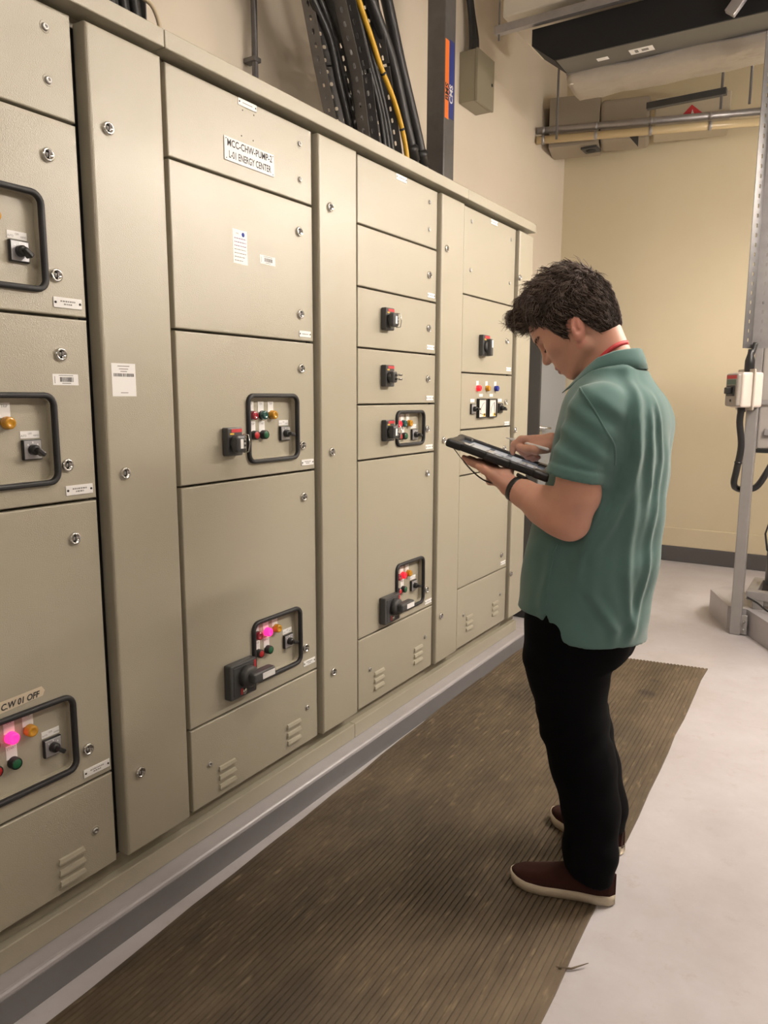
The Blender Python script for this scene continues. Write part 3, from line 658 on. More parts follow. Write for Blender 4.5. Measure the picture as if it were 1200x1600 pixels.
# junction box on the wall
jb = thing('junction_box', 'greenish-grey steel junction box on the wall right of the column', 'junction box', (XW, 4.92, 3.37))
MB().rbox(XW, -.735, 4.792, 5.052, 3.372, 3.690, BOXG, .004).build('body', jb)
b = MB().rbox(-.734, -.715, 4.790, 5.054, 3.370, 3.692, BOXG, .004); lid = b.build('lid', jb)
MB().lathe((-.715, 5.015, 3.53), (1, 0, 0), [(0, .010), (.004, .010), (.005, .006)], INK, 12).build('key_lock', lid)
for k, yy in enumerate((4.84, 4.88, 4.92)):
    cable([(-.79, yy, 3.69), (-.79, yy, 3.80), (-.80, yy-.02-.02*k, 3.98), (-.80, yy-.12, 4.2), (-.80, yy-.20, ZC-.02)], .017, CABLE, 'black cable dropping into the wall junction box', 'cables into the junction box')

# ================================================================ OVERHEAD, RIGHT
# white duct on a strut with hanger rod
b = MB(); b.rbox(-.58, 2.2, 4.86, 5.60, 3.86, 4.30, CEIL, .01); tag(b.build('ceiling_duct', origin=(1.4, 5.2, 3.86)), 'pale painted duct just above the strut at the top', 'duct')
b = MB(); b.rbox(-.60, 2.2, 4.78, 4.825, 3.735, 3.785, GALV, .003); st = tag(b.build('strut_channel', origin=(1.4, 4.8, 3.735)), 'grey strut channel hung from the ceiling, crossing above the black unit', 'strut')
for xx in (-.575, 2.1): MB().cyl((xx, 4.80, 3.70), (xx, 4.80, ZC), .006, GALVD, 8).build('hanger_rod', st)
# black insulated air-handling unit with grey underside
b = MB(); YU0, YU1 = 4.84, 5.07
prof = [(-.365, 3.73), (-.365, 3.635), (-.215, 3.520), (2.2, 3.505), (2.2, 3.73)]
n = len(prof); vs = [(x, YU0, z) for x, z in prof]+[(x, YU1+.0, z) for x, z in prof]
au = thing('air_unit', 'black insulated ceiling air unit with a grey underside', 'air unit', (1.5, 4.95, 3.5))
MB().add(vs, [tuple(range(n)), tuple(range(2*n-1, n-1, -1))]+[(i, n+i, n+(i+1) % n, (i+1) % n) for i in range(n)], BLACKI).build('insulated_casing', au)
b = MB(); b.add([(-.20, YU0+.006, 3.5150), (2.15, YU0+.006, 3.5002), (2.15, YU1, 3.5002), (-.205, YU1, 3.5150), (-.20, YU0+.006, 3.5240), (2.15, YU0+.006, 3.5092), (2.15, YU1, 3.5092), (-.205, YU1, 3.5240)],
      [(0, 3, 2, 1), (4, 5, 6, 7), (0, 1, 5, 4), (1, 2, 6, 5), (2, 3, 7, 6), (3, 0, 4, 7)], GREYU); up_ = b.build('underside_tray', au)
b = MB(); b.box(.02, .09, 4.945, 4.985, 3.5120, 3.5135, WHITE); b.build('small_label', up_)
b = MB(); b.box(.22, .36, 4.93, 5.00, 3.5110, 3.5128, WHITE); b.box(.25, .27, 4.945, 4.985, 3.5106, 3.5112, INKG); b.box(.29, .33, 4.95, 4.98, 3.5106, 3.5112, INKG); b.build('rating_label', up_)
for xx in (.9,):
    b = MB(); b.rbox(-.03, .03, -.02, .02, -.35, .35, GALV, .003, 1, Matrix.Translation((1.02, 4.76, 3.78)) @ Matrix.Rotation(math.radians(38), 4, 'Y')); tag(b.build('brace', origin=(1.02, 4.76, 3.78)), 'short slanted grey steel brace crossing the black unit', 'brace')
# foil-wrapped duct behind it
def foil_duct():
    b = MB(); NX, x0, x1 = 60, -.255, 2.2; rn = np.random.RandomState(4)
    prof = [(5.085, 3.66), (5.08, 3.56), (5.085, 3.50), (5.11, 3.462), (5.16, 3.450), (5.26, 3.445), (5.36, 3.442), (5.375, 3.46), (5.375, 3.70)]
    wob = rn.normal(0, 1, (NX+1, len(prof))); wob = (wob+np.roll(wob, 1, 0)+np.roll(wob, 2, 0))/3
    vs = []
    for i in range(NX+1):
        t = i/NX; x = x0+(x1-x0)*t
        for k, (y, z) in enumerate(prof):
            sag = .012*math.sin(7*x)*(1 if z < 3.6 else 0); xs = x+(.085*(3.66-z)/.22 if i == 0 else 0)
            vs.append((xs, y+.006*wob[i, k], z+.006*wob[i, k]+sag*(k in (1, 2))-.006*x))
    n = len(prof); fs = [(i*n+k, i*n+k+1, (i+1)*n+k+1, (i+1)*n+k) for i in range(NX) for k in range(n-1)]
    fs += [tuple(range(n-1, -1, -1)), tuple(range(NX*n, NX*n+n)), ]
    fs += [((i+1)*n+n-1, i*n+n-1, i*n, (i+1)*n) for i in range(NX)]
    b.add(vs, [f[::-1] for f in fs], FOIL, True)
    o = tag(b.build('insulated_duct', origin=(1.5, 5.4, 3.33)), 'crumpled foil-wrapped insulated duct under the black air unit', 'duct')
    b = MB(); pts = [(x0+.04+(x1-x0-.05)*i/30, 5.075+.003*math.sin(i*1.7), 3.515+.008*math.sin(i*.8)-.006*i*.1) for i in range(31)]
    b.tube(pts, .006, GALV, 6); b.build('seam_tape', o)
    return o
foil_duct()
for (xx, yy, lab) in ((-.57, 5.90, 'thin dark hanger rod left of the foil duct'), (.60, 5.90, 'thin dark hanger rod through the dark strut'), (.78, 5.90, 'thin dark hanger rod right of the warning-triangle box')):
    b = MB(); b.cyl((xx, yy, 3.40), (xx, yy, ZC), .009, GALVD, 8); tag(b.build('hanger_rod', origin=(xx, yy, 3.4)), lab, 'rod')
# sheet-metal housings in the corner, boxed run with warning triangle: all follow the line of the two pipes
RA = math.atan2(.404, 1.634); RM = Matrix.Translation((XW, 6.196, 0)) @ Matrix.Rotation(RA, 4, 'Z')
b = MB(); b.rbox(.09, .490, .085, .42, 3.475, 3.86, BEIGEM, .004, 2, RM); tag(b.build('duct_housing', origin=RM @ Vector((.3, .2, 3.475))), 'grey-beige sheet metal housing tucked into the wall corner', 'housing')
b = MB(); b.rbox(.496, .880, .075, .40, 3.49, 3.80, BEIGEM, .03, 3, RM); tag(b.build('duct_housing', origin=RM @ Vector((.7, .2, 3.49))), 'rounded brown-grey sheet metal housing beside the warning-triangle box', 'housing')
wb = thing('boxed_duct', 'cream boxed duct with a red warning triangle', 'duct', tuple(RM @ Vector((1.2, .2, 3.50))))
MB().rbox(.91, 1.46, .065, .30, 3.50, 3.76, CREAMB, .008, 2, RM).build('casing', wb)
b = MB(); b.add([RM @ Vector(q) for q in ((1.10, .062, 3.60), (1.28, .062, 3.60), (1.18, .062, 3.685))], [(0, 1, 2)], REDS); b.add([RM @ Vector(q) for q in ((1.176, .060, 3.61), (1.20, .060, 3.61), (1.186, .060, 3.65))], [(0, 1, 2)], WHITE); b.build('warning_triangle', wb)
b = MB(); b.rbox(.10, .63, 5.885, 5.93, 3.49, 3.535, DOORF, .003); tag(b.build('strut_channel', origin=(.36, 5.9, 3.49)), 'dark strut channel below the foil duct', 'strut')
# the two pipes
def pipe(z, r, m, lab, dy=0):
    a = Vector((XW+.01, 6.18+dy, z+.012)); c = Vector((2.6, 6.59+dy+.33, z-.03)); c = a+(Vector((.80, 6.585+dy, z-.015))-a)*1.02
    b = MB(); b.cyl(a, c, r, m, 16); o = tag(b.build('pipe', origin=a), lab, 'pipe'); d_ = (c-a).normalized()
    for t in (.03, .27, .51, .76, .99):
        MB().lathe(a+(c-a)*t, d_, [(-.012, r*1.12), (.012, r*1.12)], GALV, 14).build('pipe_clamp', o)
    return o
pipe(3.572, .026, GALV, 'upper galvanised pipe running across below the housings'); pipe(3.500, .030, CREAM, 'lower glossy cream pipe running across below the housings')
b = MB(); b.rbox(-.55, -.42, 6.42, 6.56, 3.456, 3.4745, DOORF, .003); b.lathe((-.485, 6.49, 3.457), (0, 0, -1), [(0, .045), (.012, .030)], INK, 14); tag(b.build('ceiling_speaker', origin=(-.485, 6.49, 3.47)), 'small dark round grille under the corner housing', 'grille')
b = MB(); b.add([(-.16, 6.40, 3.496), (-.08, 6.40, 3.496), (-.08, 6.40, 3.40), (-.16, 6.412, 3.496), (-.08, 6.412, 3.496), (-.08, 6.412, 3.40)], [(0, 2, 1), (3, 4, 5), (0, 1, 4, 3), (1, 2, 5, 4), (2, 0, 3, 5)], DOORF); tag(b.build('bracket', origin=(-.1, 6.4, 3.49)), 'small black triangular bracket under the pipes', 'bracket')

# ================================================================ RIGHT-HAND EQUIPMENT
b = MB()  # low concrete pad, chamfered corner
pp = [(.86, 5.42), (.92, 5.52), (3.8, 5.75), (3.8, 4.60), (1.34, 4.60), (1.02, 4.98)]
pp = [(.835, 5.36), (.90, 5.50), (3.8, 5.56), (3.8, 4.30), (1.50, 4.30), (1.26, 4.70), (1.105, 4.965), (.995, 4.985)]
n = len(pp); vs = [(x, y, 0) for x, y in pp]+[(x, y, .155) for x, y in pp]
b.add(vs, [tuple(range(n)), tuple(range(2*n-1, n-1, -1))]+[(i, n+i, n+(i+1) % n, (i+1) % n) for i in range(n)], CONC)
tag(b.build('concrete_pad', origin=(1.6, 5.0, 0)), 'low grey concrete pad beside the post at the right edge', 'pad')
b = MB(); PX0, PX1, PY0, PY1 = 1.022, 1.084, 4.900, 4.962
b.rbox(PX0, PX1, PY0, PY1, 0.0, 1.60, POSTG, .006); po = tag(b.build('steel_post', origin=(1.075, 4.9, 0)), 'grey painted square steel post standing on the floor at the right', 'post')
b = MB(); b.rbox(PX1, PX1+.035, PY0+.005, PY0+.012, .01, .13, POSTG, .002); 
for zz in (.04, .09): b.cyl((PX1+.018, PY0+.006, zz), (PX1+.018, PY0-.012, zz), .007, STEEL, 8)
b.build('foot_plate', po)
b = MB(); b.rbox(1.040, 1.082, 4.964, 5.004, 1.05, ZC, POSTG, .004); tag(b.build('upright_channel', origin=(1.06, 4.98, 1.05)), 'taller grey upright channel fixed behind the post and rising to the ceiling', 'upright')
# perforated L-shaped vertical tray
rt_ = thing('cable_tray', 'vertical perforated steel tray hanging above the isolator box', 'cable tray', (1.06, 4.78, 1.72))
holes = [rrect(-.006, .006, .035+i*.052, .035+i*.052+.022, .005, 2) for i in range(31)]
TA_ = math.atan2(-.075, -.038)     # the left-hand flange is folded towards the viewer
TF_ = Matrix.Translation((1.076, 4.84, 1.72)) @ Matrix(((1, 0, 0, 0), (0, 0, -1, 0), (0, 1, 0, 0), (0, 0, 0, 1)))     # web, faces -y
MB().curve2d([[(-.042, 0), (.042, 0), (.042, 1.66), (-.042, 1.66)]]+holes, .003, 0, TF_, GALV).build('slotted_plate', rt_)
TL = Matrix.Translation((1.034, 4.84, 1.72)) @ Matrix.Rotation(TA_, 4, 'Z') @ Matrix.Translation((.042, 0, 0)) @ Matrix(((1, 0, 0, 0), (0, 0, -1, 0), (0, 1, 0, 0), (0, 0, 0, 1)))
MB().curve2d([[(-.042, 0), (.042, 0), (.042, 1.66), (-.042, 1.66)]]+holes, .003, 0, TL, GALVD).build('slotted_flange', rt_)  # darker steel here paints in the shade of a side turned from light
for zz in (1.95, 2.9): MB().rbox(1.05, 1.075, 4.843, 4.962, zz, zz+.03, DOORF, .002).build('tray_bracket', rt_)
# isolator enclosure: grey face towards -x, pale body
ib = thing('isolator_box', 'small white isolator box with a black rotary knob on the post', 'isolator box', (1.0, 4.80, 1.37))
MB().rbox(.955, 1.085, 4.72, 4.855, 1.385, 1.585, mat('isolator_white', (.74, .66, .60), .4), .014, 3).build('body', ib)
b = MB().rbox(.930, .957, 4.728, 4.848, 1.392, 1.578, mat('isolator_grey', (.33, .30, .27), .4), .012, 3); fc = b.build('front_cover', ib)
MB().box(.9292, .9300, 4.74, 4.836, 1.548, 1.568, REDS).build('red_strip', fc)
MB().box(.9292, .9300, 4.745, 4.831, 1.515, 1.543, mat('green_label', (.10, .17, .15), .5)).build('green_label', fc)
b = MB(); b.rbox(.922, .931, 4.752, 4.824, 1.450, 1.510, BLACKP, .003); b.rbox(.892, .924, 4.772, 4.800, 1.462, 1.500, BLACKP, .006); b.build('rotary_knob', fc)
MB().lathe((.930, 4.788, 1.425), (-1, 0, 0), [(0, .008), (.003, .007)], INK, 10).build('lamp', fc)
b = MB(); b.curve2d([rrect(4.706, 4.866, 1.370, 1.602, .008)], .010, .002, Matrix(((0, 0, 1, 1.020), (1, 0, 0, 0), (0, 1, 0, 0), (0, 0, 0, 1))), mat('isolator_flange', (.52, .46, .40), .4)); b.build('flange', ib)

for zz in (1.40, 1.53): MB().rbox(1.045, 1.100, 4.845, 4.905, zz, zz+.036, BLACKP, .004).build('mounting_clamp', po)
ib.rotation_euler = (0, 0, math.radians(40))
o = cable([(1.035, 4.80, 1.585), (1.035, 4.80, 1.66), (1.045, 4.81, 1.70), (1.055, 4.82, 1.75)], .014, CABLE, 'black cable feeding the isolator box from the perforated tray above')
MB().lathe((1.035, 4.80, 1.575), (0, 0, 1), [(0, .027), (.075, .027), (.115, .016), (.14, .014)], BLACKP, 14).build('cable_boot', o)
o = cable([(1.01, 4.80, 1.385), (1.003, 4.82, 1.30), (1.018, 4.84, 1.16), (1.002, 4.85, 1.02), (.990, 4.87, .94), (.998, 4.94, .90), (1.04, 4.99, .89), (1.10, 5.0, .91), (1.15, 5.0, 1.0), (1.19, 5.04, 1.105)], .019, CABLE, 'black cable looping down from the isolator box around the post', ties=(16,))
MB().lathe((1.01, 4.80, 1.36), (0, 0, 1), [(0, .022), (.03, .024)], BLACKP, 12).build('cable_gland', o)
# skid frame, cabinet and black motor at the right edge
sk = thing('skid_frame', 'low grey steel skid frame behind the post', 'frame', (1.6, 5.0, .155))
for args in ((1.09, 3.2, 4.99, 5.05, .21, .265), (1.09, 3.2, 5.35, 5.41, .21, .265), (1.09, 1.15, 5.05, 5.35, .21, .265), (1.5, 1.58, 5.05, 5.35, .21, .265)):
    MB().rbox(*args, POSTG, .004).build('rail', sk)
for (xx, yy) in ((1.16, 5.02), (2.9, 5.02), (1.16, 5.38), (2.9, 5.38)): MB().rbox(xx-.03, xx+.03, yy-.03, yy+.03, .155, .21, POSTG, .003).build('foot', sk)
b = MB(); b.rbox(1.0825, 1.9, 4.985, 5.30, 1.14, 2.12, mat('pale_grey_panel', (.40, .37, .345), .45), .01); ep = tag(b.build('equipment_panel', origin=(1.5, 5.1, 1.13)), 'pale grey equipment panel cut off by the right edge', 'panel')
MB().rbox(1.09, 1.86, 4.970, 4.985, 1.40, 1.43, POSTG, .003).build('cross_strip', ep); MB().rbox(1.0825, 1.9, 4.98, 5.30, 1.115, 1.14, BLACKP, .004).build('bottom_rail', ep); MB().rbox(1.12, 1.16, 4.965, 4.985, 1.22, 1.26, POSTG, .003).build('latch', ep)
b = MB(); b.lathe((1.32, 5.20, .266), (0, 0, 1), [(0, .13), (.02, .15), (.42, .15), (.46, .12), (.50, .05)], BLACKP, 22)
mo = tag(b.build('motor', origin=(1.32, 5.20, .266)), 'black motor housing at the right edge behind the post', 'motor')
MB().tube([(1.22, 5.09, .70), (1.18, 5.06, .69), (1.165, 5.05, .62), (1.18, 5.06, .52), (1.21, 5.10, .48)], .006, BLACKP, 6).build('lead', mo)
b = MB(); b.tube(smooth_path([(1.10, 4.985, .225), (1.16, 4.955, .205), (1.26, 4.90, .163), (1.5, 4.80, .162)]), .006, BLACKP, 6); tag(b.build('thin_cable', origin=(1.3, 4.9, .16)), 'thin black cable trailing over the pad at the right edge', 'cable')
# round pale pressure vessel end peeping in at the top right
b = MB(); b.lathe((1.02, 5.75, 3.30), (1, 0, 0), [(0, .02), (.012, .05), (.04, .068), (.10, .075), (1.8, .075)], CREAMB, 18); tag(b.build('pipe_end', origin=(1.9, 5.75, 3.30)), 'capped pale pipe end at the upper right edge', 'pipe')
# yellow and black crate behind the cabinets
yc = thing('tool_box', 'small black box with a yellow lid behind the last cabinet', 'box', (-.16, 4.60, 0))
MB().rbox(-.32, -.05, 4.52, 4.70, 0, .145, BLACKP, .01).build('body', yc); MB().rbox(-.33, -.04, 4.51, 4.71, .145, .20, YELS, .01).build('lid', yc)

# ================================================================ LAMPS OF THE ROOM
for k, ((lx, ly, lz), hd, w) in enumerate(LAMPS):
    TUBE = mat('lamp_tube_%d' % k, (.9, .88, .84), .4, emit=(LAMP_COL, w))
    lp = thing('batten_light', ['white batten light hanging right of the mat, outside the frame', 'white batten light hanging high above the mat, outside the frame', 'white batten light hanging at the back right, out of frame', 'white batten light hanging behind the camera'][k], 'lamp', (lx, ly, lz), 'pendant batten lights')
    MB().rbox(lx-.06, lx+.06, ly-.62, ly+.62, lz+.03, lz+.09, WHITE, .006).build('housing', lp)
    for s_ in (-.45, .45): MB().cyl((lx, ly+s_, lz+.09), (lx, ly+s_, ZC), .004, STEEL, 6).build('hanger_rod', lp)
    b = MB()
    for s_ in (-.03, .03): b.cyl((lx+s_, ly-.60, lz+.015), (lx+s_, ly+.60, lz+.015), .013, TUBE, 10)
    b.build('tube', lp)

# ================================================================ THE PERSON (implicit surfaces -> one mesh per part)
class Field:
    """signed distance field on a grid; primitives are evaluated only near themselves"""
    def __init__(s, lo, hi, h):
        s.lo = np.array(lo, np.float32); s.h = h
        s.n = tuple(int(math.ceil((b-a)/h))+1 for a, b in zip(lo, hi))
        s.D = np.full(s.n, 0.25, np.float32)
    def win(s, lo, hi, pad):
        a = np.maximum(np.floor((np.array(lo)-pad-s.lo)/s.h).astype(int), 0)
        b = np.minimum(np.ceil((np.array(hi)+pad-s.lo)/s.h).astype(int)+1, s.n)
        sl = tuple(slice(i, j) for i, j in zip(a, b))
        ax = [s.lo[k]+s.h*np.arange(a[k], b[k], dtype=np.float32) for k in range(3)]
        return sl, np.meshgrid(*ax, indexing='ij')
    def put(s, sl, d, k, op):
        A = s.D[sl]
        if op == 'u': h = np.clip(.5+.5*(d-A)/k, 0, 1); s.D[sl] = d*(1-h)+A*h-k*h*(1-h)
        else:         # smooth subtraction
            d = -d; h = np.clip(.5-.5*(d-A)/k, 0, 1); s.D[sl] = d*(1-h)+A*h+k*h*(1-h)
    def cone(s, a, b, ra, rb, k=.01, op='u'):
        a = np.array(a, float); b = np.array(b, float); r = max(ra, rb)
        sl, (X, Y, Z) = s.win(np.minimum(a, b)-r, np.maximum(a, b)+r, k+.02)
        v = b-a; L2 = max(float(v@v), 1e-9)
        t = np.clip(((X-a[0])*v[0]+(Y-a[1])*v[1]+(Z-a[2])*v[2])/L2, 0, 1)
        d = np.sqrt((X-a[0]-t*v[0])**2+(Y-a[1]-t*v[1])**2+(Z-a[2]-t*v[2])**2)-(ra+t*(rb-ra))
        s.put(sl, d, k, op); return s
    def chain(s, pts, rs, k=.008):
        for i in range(len(pts)-1): s.cone(pts[i], pts[i+1], rs[i], rs[i+1], k)
        return s
    def ell(s, c, r, M=None, k=.01, op='u'):
        """ellipsoid; M = 3x3 whose rows are the local axes"""
        c = np.array(c, float); r = np.array(r, float); R = float(r.max())
        M = np.eye(3) if M is None else np.array(M)
        ext = np.sqrt(((M.T*r)**2).sum(1))
        sl, (X, Y, Z) = s.win(c-ext, c+ext, k+.02)
        q = [(M[i, 0]*(X-c[0])+M[i, 1]*(Y-c[1])+M[i, 2]*(Z-c[2]))/r[i] for i in range(3)]
        k0 = np.sqrt(q[0]**2+q[1]**2+q[2]**2); k1 = np.sqrt((q[0]/r[0])**2+(q[1]/r[1])**2+(q[2]/r[2])**2)+1e-9
        s.put(sl, k0*(k0-1)/k1, k, op); return s
    def mesh(s):
        D = s.D; n = np.array(D.shape)-1; I = D < 0
        c = [I[i:i+n[0], j:j+n[1], k:k+n[2]] for i in (0, 1) for j in (0, 1) for k in (0, 1)]
        cnt = sum(x.astype(np.uint8) for x in c); act = (cnt > 0) & (cnt < 8)
        ijk = np.argwhere(act); idx = np.full(act.shape, -1, np.int32); idx[act] = np.arange(len(ijk))
        acc = np.zeros((len(ijk), 3)); num = np.zeros(len(ijk)); cor = np.array([(i, j, k) for i in (0, 1) for j in (0, 1) for k in (0, 1)])
        val = np.stack([D[ijk[:, 0]+o[0], ijk[:, 1]+o[1], ijk[:, 2]+o[2]] for o in cor], 1)
        for a in range(8):
            for b_ in range(a+1, 8):
                if np.abs(cor[a]-cor[b_]).sum() != 1: continue
                x, y = val[:, a], val[:, b_]; m_ = (x < 0) != (y < 0); t = np.where(m_, x/np.where(m_, x-y, 1), 0)
                acc += np.where(m_[:, None], cor[a]+(cor[b_]-cor[a])*t[:, None], 0); num += m_
        V = (ijk+acc/num[:, None])*s.h+s.lo; F = []
        for ax in range(3):
            e1, e2 = [(1, 2), (2, 0), (0, 1)][ax]
            sa = [slice(None)]*3; sb = [slice(None)]*3; sa[ax] = slice(0, -1); sb[ax] = slice(1, None)
            A, B = I[tuple(sa)], I[tuple(sb)]; E = np.argwhere(A != B)
            ok = (E[:, e1] > 0) & (E[:, e2] > 0) & (E[:, e1] < n[e1]) & (E[:, e2] < n[e2]); E = E[ok]
            flip = A[E[:, 0], E[:, 1], E[:, 2]]
            def at(d1, d2):
                q = E.copy(); q[:, e1] += d1; q[:, e2] += d2; return idx[q[:, 0], q[:, 1], q[:, 2]]
            Q = np.stack([at(-1, -1), at(0, -1), at(0, 0), at(-1, 0)], 1)
            Q[~flip] = Q[~flip][:, ::-1]; F.append(Q)
        F = np.concatenate(F); F = F[(F >= 0).all(1)]
        return V, F
def relax(V, F, it=2, w=.5):
    E = np.concatenate([F[:, [0, 1]], F[:, [1, 2]], F[:, [2, 3]], F[:, [3, 0]]])
    for _ in range(it):
        S = np.zeros_like(V); N = np.zeros(len(V))
        for a, b_ in ((0, 1), (1, 0)):
            for k in range(3): S[:, k] += np.bincount(E[:, a], V[E[:, b_], k], len(V))
            N += np.bincount(E[:, a], minlength=len(V))
        V = V*(1-w)+w*S/np.maximum(N, 1)[:, None]
    return V
def sdf_object(name, V, F, mats, parent=None, origin=(0, 0, 0), mi=None):
    me = bpy.data.meshes.new(name); V = np.asarray(V)-np.array(origin); F = np.asarray(F)
    me.vertices.add(len(V)); me.vertices.foreach_set('co', V.astype(np.float32).ravel())
    me.loops.add(F.size); me.loops.foreach_set('vertex_index', F.astype(np.int32).ravel())
    me.polygons.add(len(F)); me.polygons.foreach_set('loop_start', np.arange(0, F.size, 4, dtype=np.int32))
    me.polygons.foreach_set('use_smooth', np.ones(len(F), bool))
    for m in mats: me.materials.append(m)
    if mi is not None: me.polygons.foreach_set('material_index', mi.astype(np.int32))
    me.update(calc_edges=True); me.validate()
    ob = bpy.data.objects.new(name, me); COL.objects.link(ob)
    if parent: ob.parent = parent; ob.location = Vector(origin)-Vector(WO[parent.name])
    else: ob.location = origin
    WO[ob.name] = tuple(origin); return ob

SKIN = mat('skin', (.70, .385, .285), .5, var=(22, .35, (.63, .30, .215)), spec=.35)
SKIN.node_tree.nodes['Principled BSDF'].inputs['Subsurface Weight'].default_value = .12
SKIN.node_tree.nodes['Principled BSDF'].inputs['Subsurface Radius'].default_value = (.012, .005, .003)
LIPS = mat('lip_skin', (.46, .18, .15), .45)
EARS = mat('ear_skin', (.72, .33, .255), .45, spec=.35); HAIRU = mat('hair_underlayer', (.034, .024, .020), .95, spec=.05, bump=(260, .9, .004)); HAIRD = mat('dark_brown_hair', (.052, .036, .030), .55, spec=.4); HAIRL = mat('brown_hair', (.19, .138, .115), .45, spec=.5)
SHIRT = mat('faded_green_polo_cotton', (.100, .198, .186), .85, bump=(900, .25, .0006), var=(7, .5, (.082, .164, .154)), spec=.25)
SHIRT.node_tree.nodes['Principled BSDF'].inputs['Sheen Weight'].default_value = .25
TROU = mat('black_trouser_cotton', (.0016, .0016, .0024), .95, bump=(600, .2, .0006), spec=.12)
SUEDE = mat('dark_brown_suede', (.040, .013, .010), .9, var=(30, .5, (.026, .009, .007)), bump=(500, .3, .0008), spec=.2)
SOLE = mat('cream_rubber_sole', (.58, .50, .38), .55)
LAN = mat('red_lanyard_ribbon', (.55, .03, .035), .6)

# ---- head frame (bowed forward, looking down at the tablet)
HA = math.radians(41); HO = np.array([.918, 2.13, 1.64])
HF = np.array([-math.cos(HA), 0, -math.sin(HA)]); HS = np.array([0, -1., 0]); HU = np.array([-math.sin(HA), 0, math.cos(HA)])
HM = np.stack([HF, HS, HU])
def hp(f, s, u): return HO+HF*f+HS*s+HU*u
def rotl(a, b_, c):    # local rotation rows (in the head frame) from Euler degrees
    return np.array(Matrix.Rotation(math.radians(a), 3, 'X') @ Matrix.Rotation(math.radians(b_), 3, 'Y') @ Matrix.Rotation(math.radians(c), 3, 'Z')).T @ HM

B = Field((.60, 1.80, -.004), (1.20, 2.46, 1.84), .0034)
# trunk and legs (under the clothes)
B.ell((.985, 2.13, 1.18), (.115, .165, .30), k=.04); B.ell((.965, 2.13, .90), (.115, .150, .16), k=.05)
B.cone((1.02, 1.98, 1.42), (1.02, 2.28, 1.42), .055, .055, .04)
for pts in (((.965, 2.06, .86), (.965, 2.035, .52), (1.045, 1.995, .10)), ((.945, 2.20, .86), (.908, 2.232, .52), (1.005, 2.265, .10))):
    B.chain(pts, (.066, .044, .034), .02)
for (a, c) in (((1.05, 1.996, .065), (.90, 1.968, .035)), ((1.01, 2.27, .065), (.89, 2.315, .035))): B.cone(a, c, .022, .016, .02)
# neck
B.cone((1.035, 2.13, 1.45), hp(-.035, 0, -.02), .066, .053, .014); B.cone((.985, 2.13, 1.47), hp(.02, 0, -.04), .045, .036, .014)
for s in (-1, 1): B.cone((.955, 2.13-s*.03, 1.45), hp(-.025, s*.047, -.035), .014, .014, .02)
# cranium and face
B.ell(hp(.004, 0, .050), (.119, .081, .104), HM, .02)
B.ell(hp(.056, 0, -.005), (.070, .064, .088), HM, .03)
B.ell(hp(.060, 0, .075), (.064, .066, .060), HM, .03)
for s in (-1, 1):
    B.cone(hp(.012, s*.058, -.030), hp(.020, s*.056, -.055), .014, .015, .025)
    B.cone(hp(.020, s*.056, -.055), hp(.095, s*.020, -.080), .016, .014, .025)
    B.ell(hp(.078, s*.047, .004), (.030, .022, .022), HM, .02)
    B.cone(hp(.113, s*.008, .062), hp(.090, s*.046, .058), .014, .012, .016)
B.ell(hp(.104, 0, -.079), (.019, .022, .016), HM, .016)
B.ell(hp(.100, 0, -.042), (.030, .034, .032), HM, .018)
for s in (-1, 1): B.ell(hp(.122, s*.033, .028), (.020, .020, .014), HM, .014, 'd')
for s in (-1, 1): B.ell(hp(.0985, s*.032, .024), (.0150, .0165, .0135), HM, .005)
# nose
B.cone(hp(.117, 0, .050), hp(.1375, 0, .002), .0085, .0118, .012); B.ell(hp(.1385, 0, .000), (.0128, .0125, .0115), HM, .008)
for s in (-1, 1): B.ell(hp(.1225, s*.0140, -.0045), (.0150, .0085, .0105), HM, .005)
for s in (-1, 1): B.ell(hp(.130, s*.0065, -.0155), (.006, .0035, .0045), HM, .003, 'd')
# lips
for s in (-1, 1):
    B.cone(hp(.1285, 0, -.0365), hp(.113, s*.022, -.0425), .0060, .0035, .006); B.cone(hp(.1265, 0, -.0515), hp(.112, s*.020, -.0440), .0068, .0035, .006)
B.ell(hp(.134, 0, -.0435), (.010, .022, .0016), HM, .002, 'd')
# ears: leaf-shaped pinna with raised rim and hollow concha
for s in (-1, 1):
    e = np.array([(.30*0+math.cos(math.radians(0)), 0, 0), (0, 1, 0), (0, 0, 1)])
    tilt = rotl(0, 28, 0) if True else HM
    ec = hp(-.002, s*.079, -.010)
    fl = np.array(Matrix.Rotation(math.radians(-s*20), 3, 'Z')) @ (np.array(Matrix.Rotation(math.radians(28), 3, 'Y')) @ HM)
    B.ell(ec, (.0195, .0085, .0330), fl, .006)
    B.ell(ec-fl[2]*.024+fl[0]*.003, (.0120, .0070, .0150), fl, .008)
    B.ell(ec+fl[1]*s*.0085+fl[0]*.0015+fl[2]*.004, (.0135, .0075, .0225), fl, .002, 'd')
    B.ell(ec+fl[1]*s*.004+fl[0]*-.002+fl[2]*.006, (.0045, .0060, .0140), fl, .004)
    B.ell(ec+fl[1]*s*.003+fl[0]*.012-fl[2]*.006, (.0050, .0060, .0065), fl, .004)
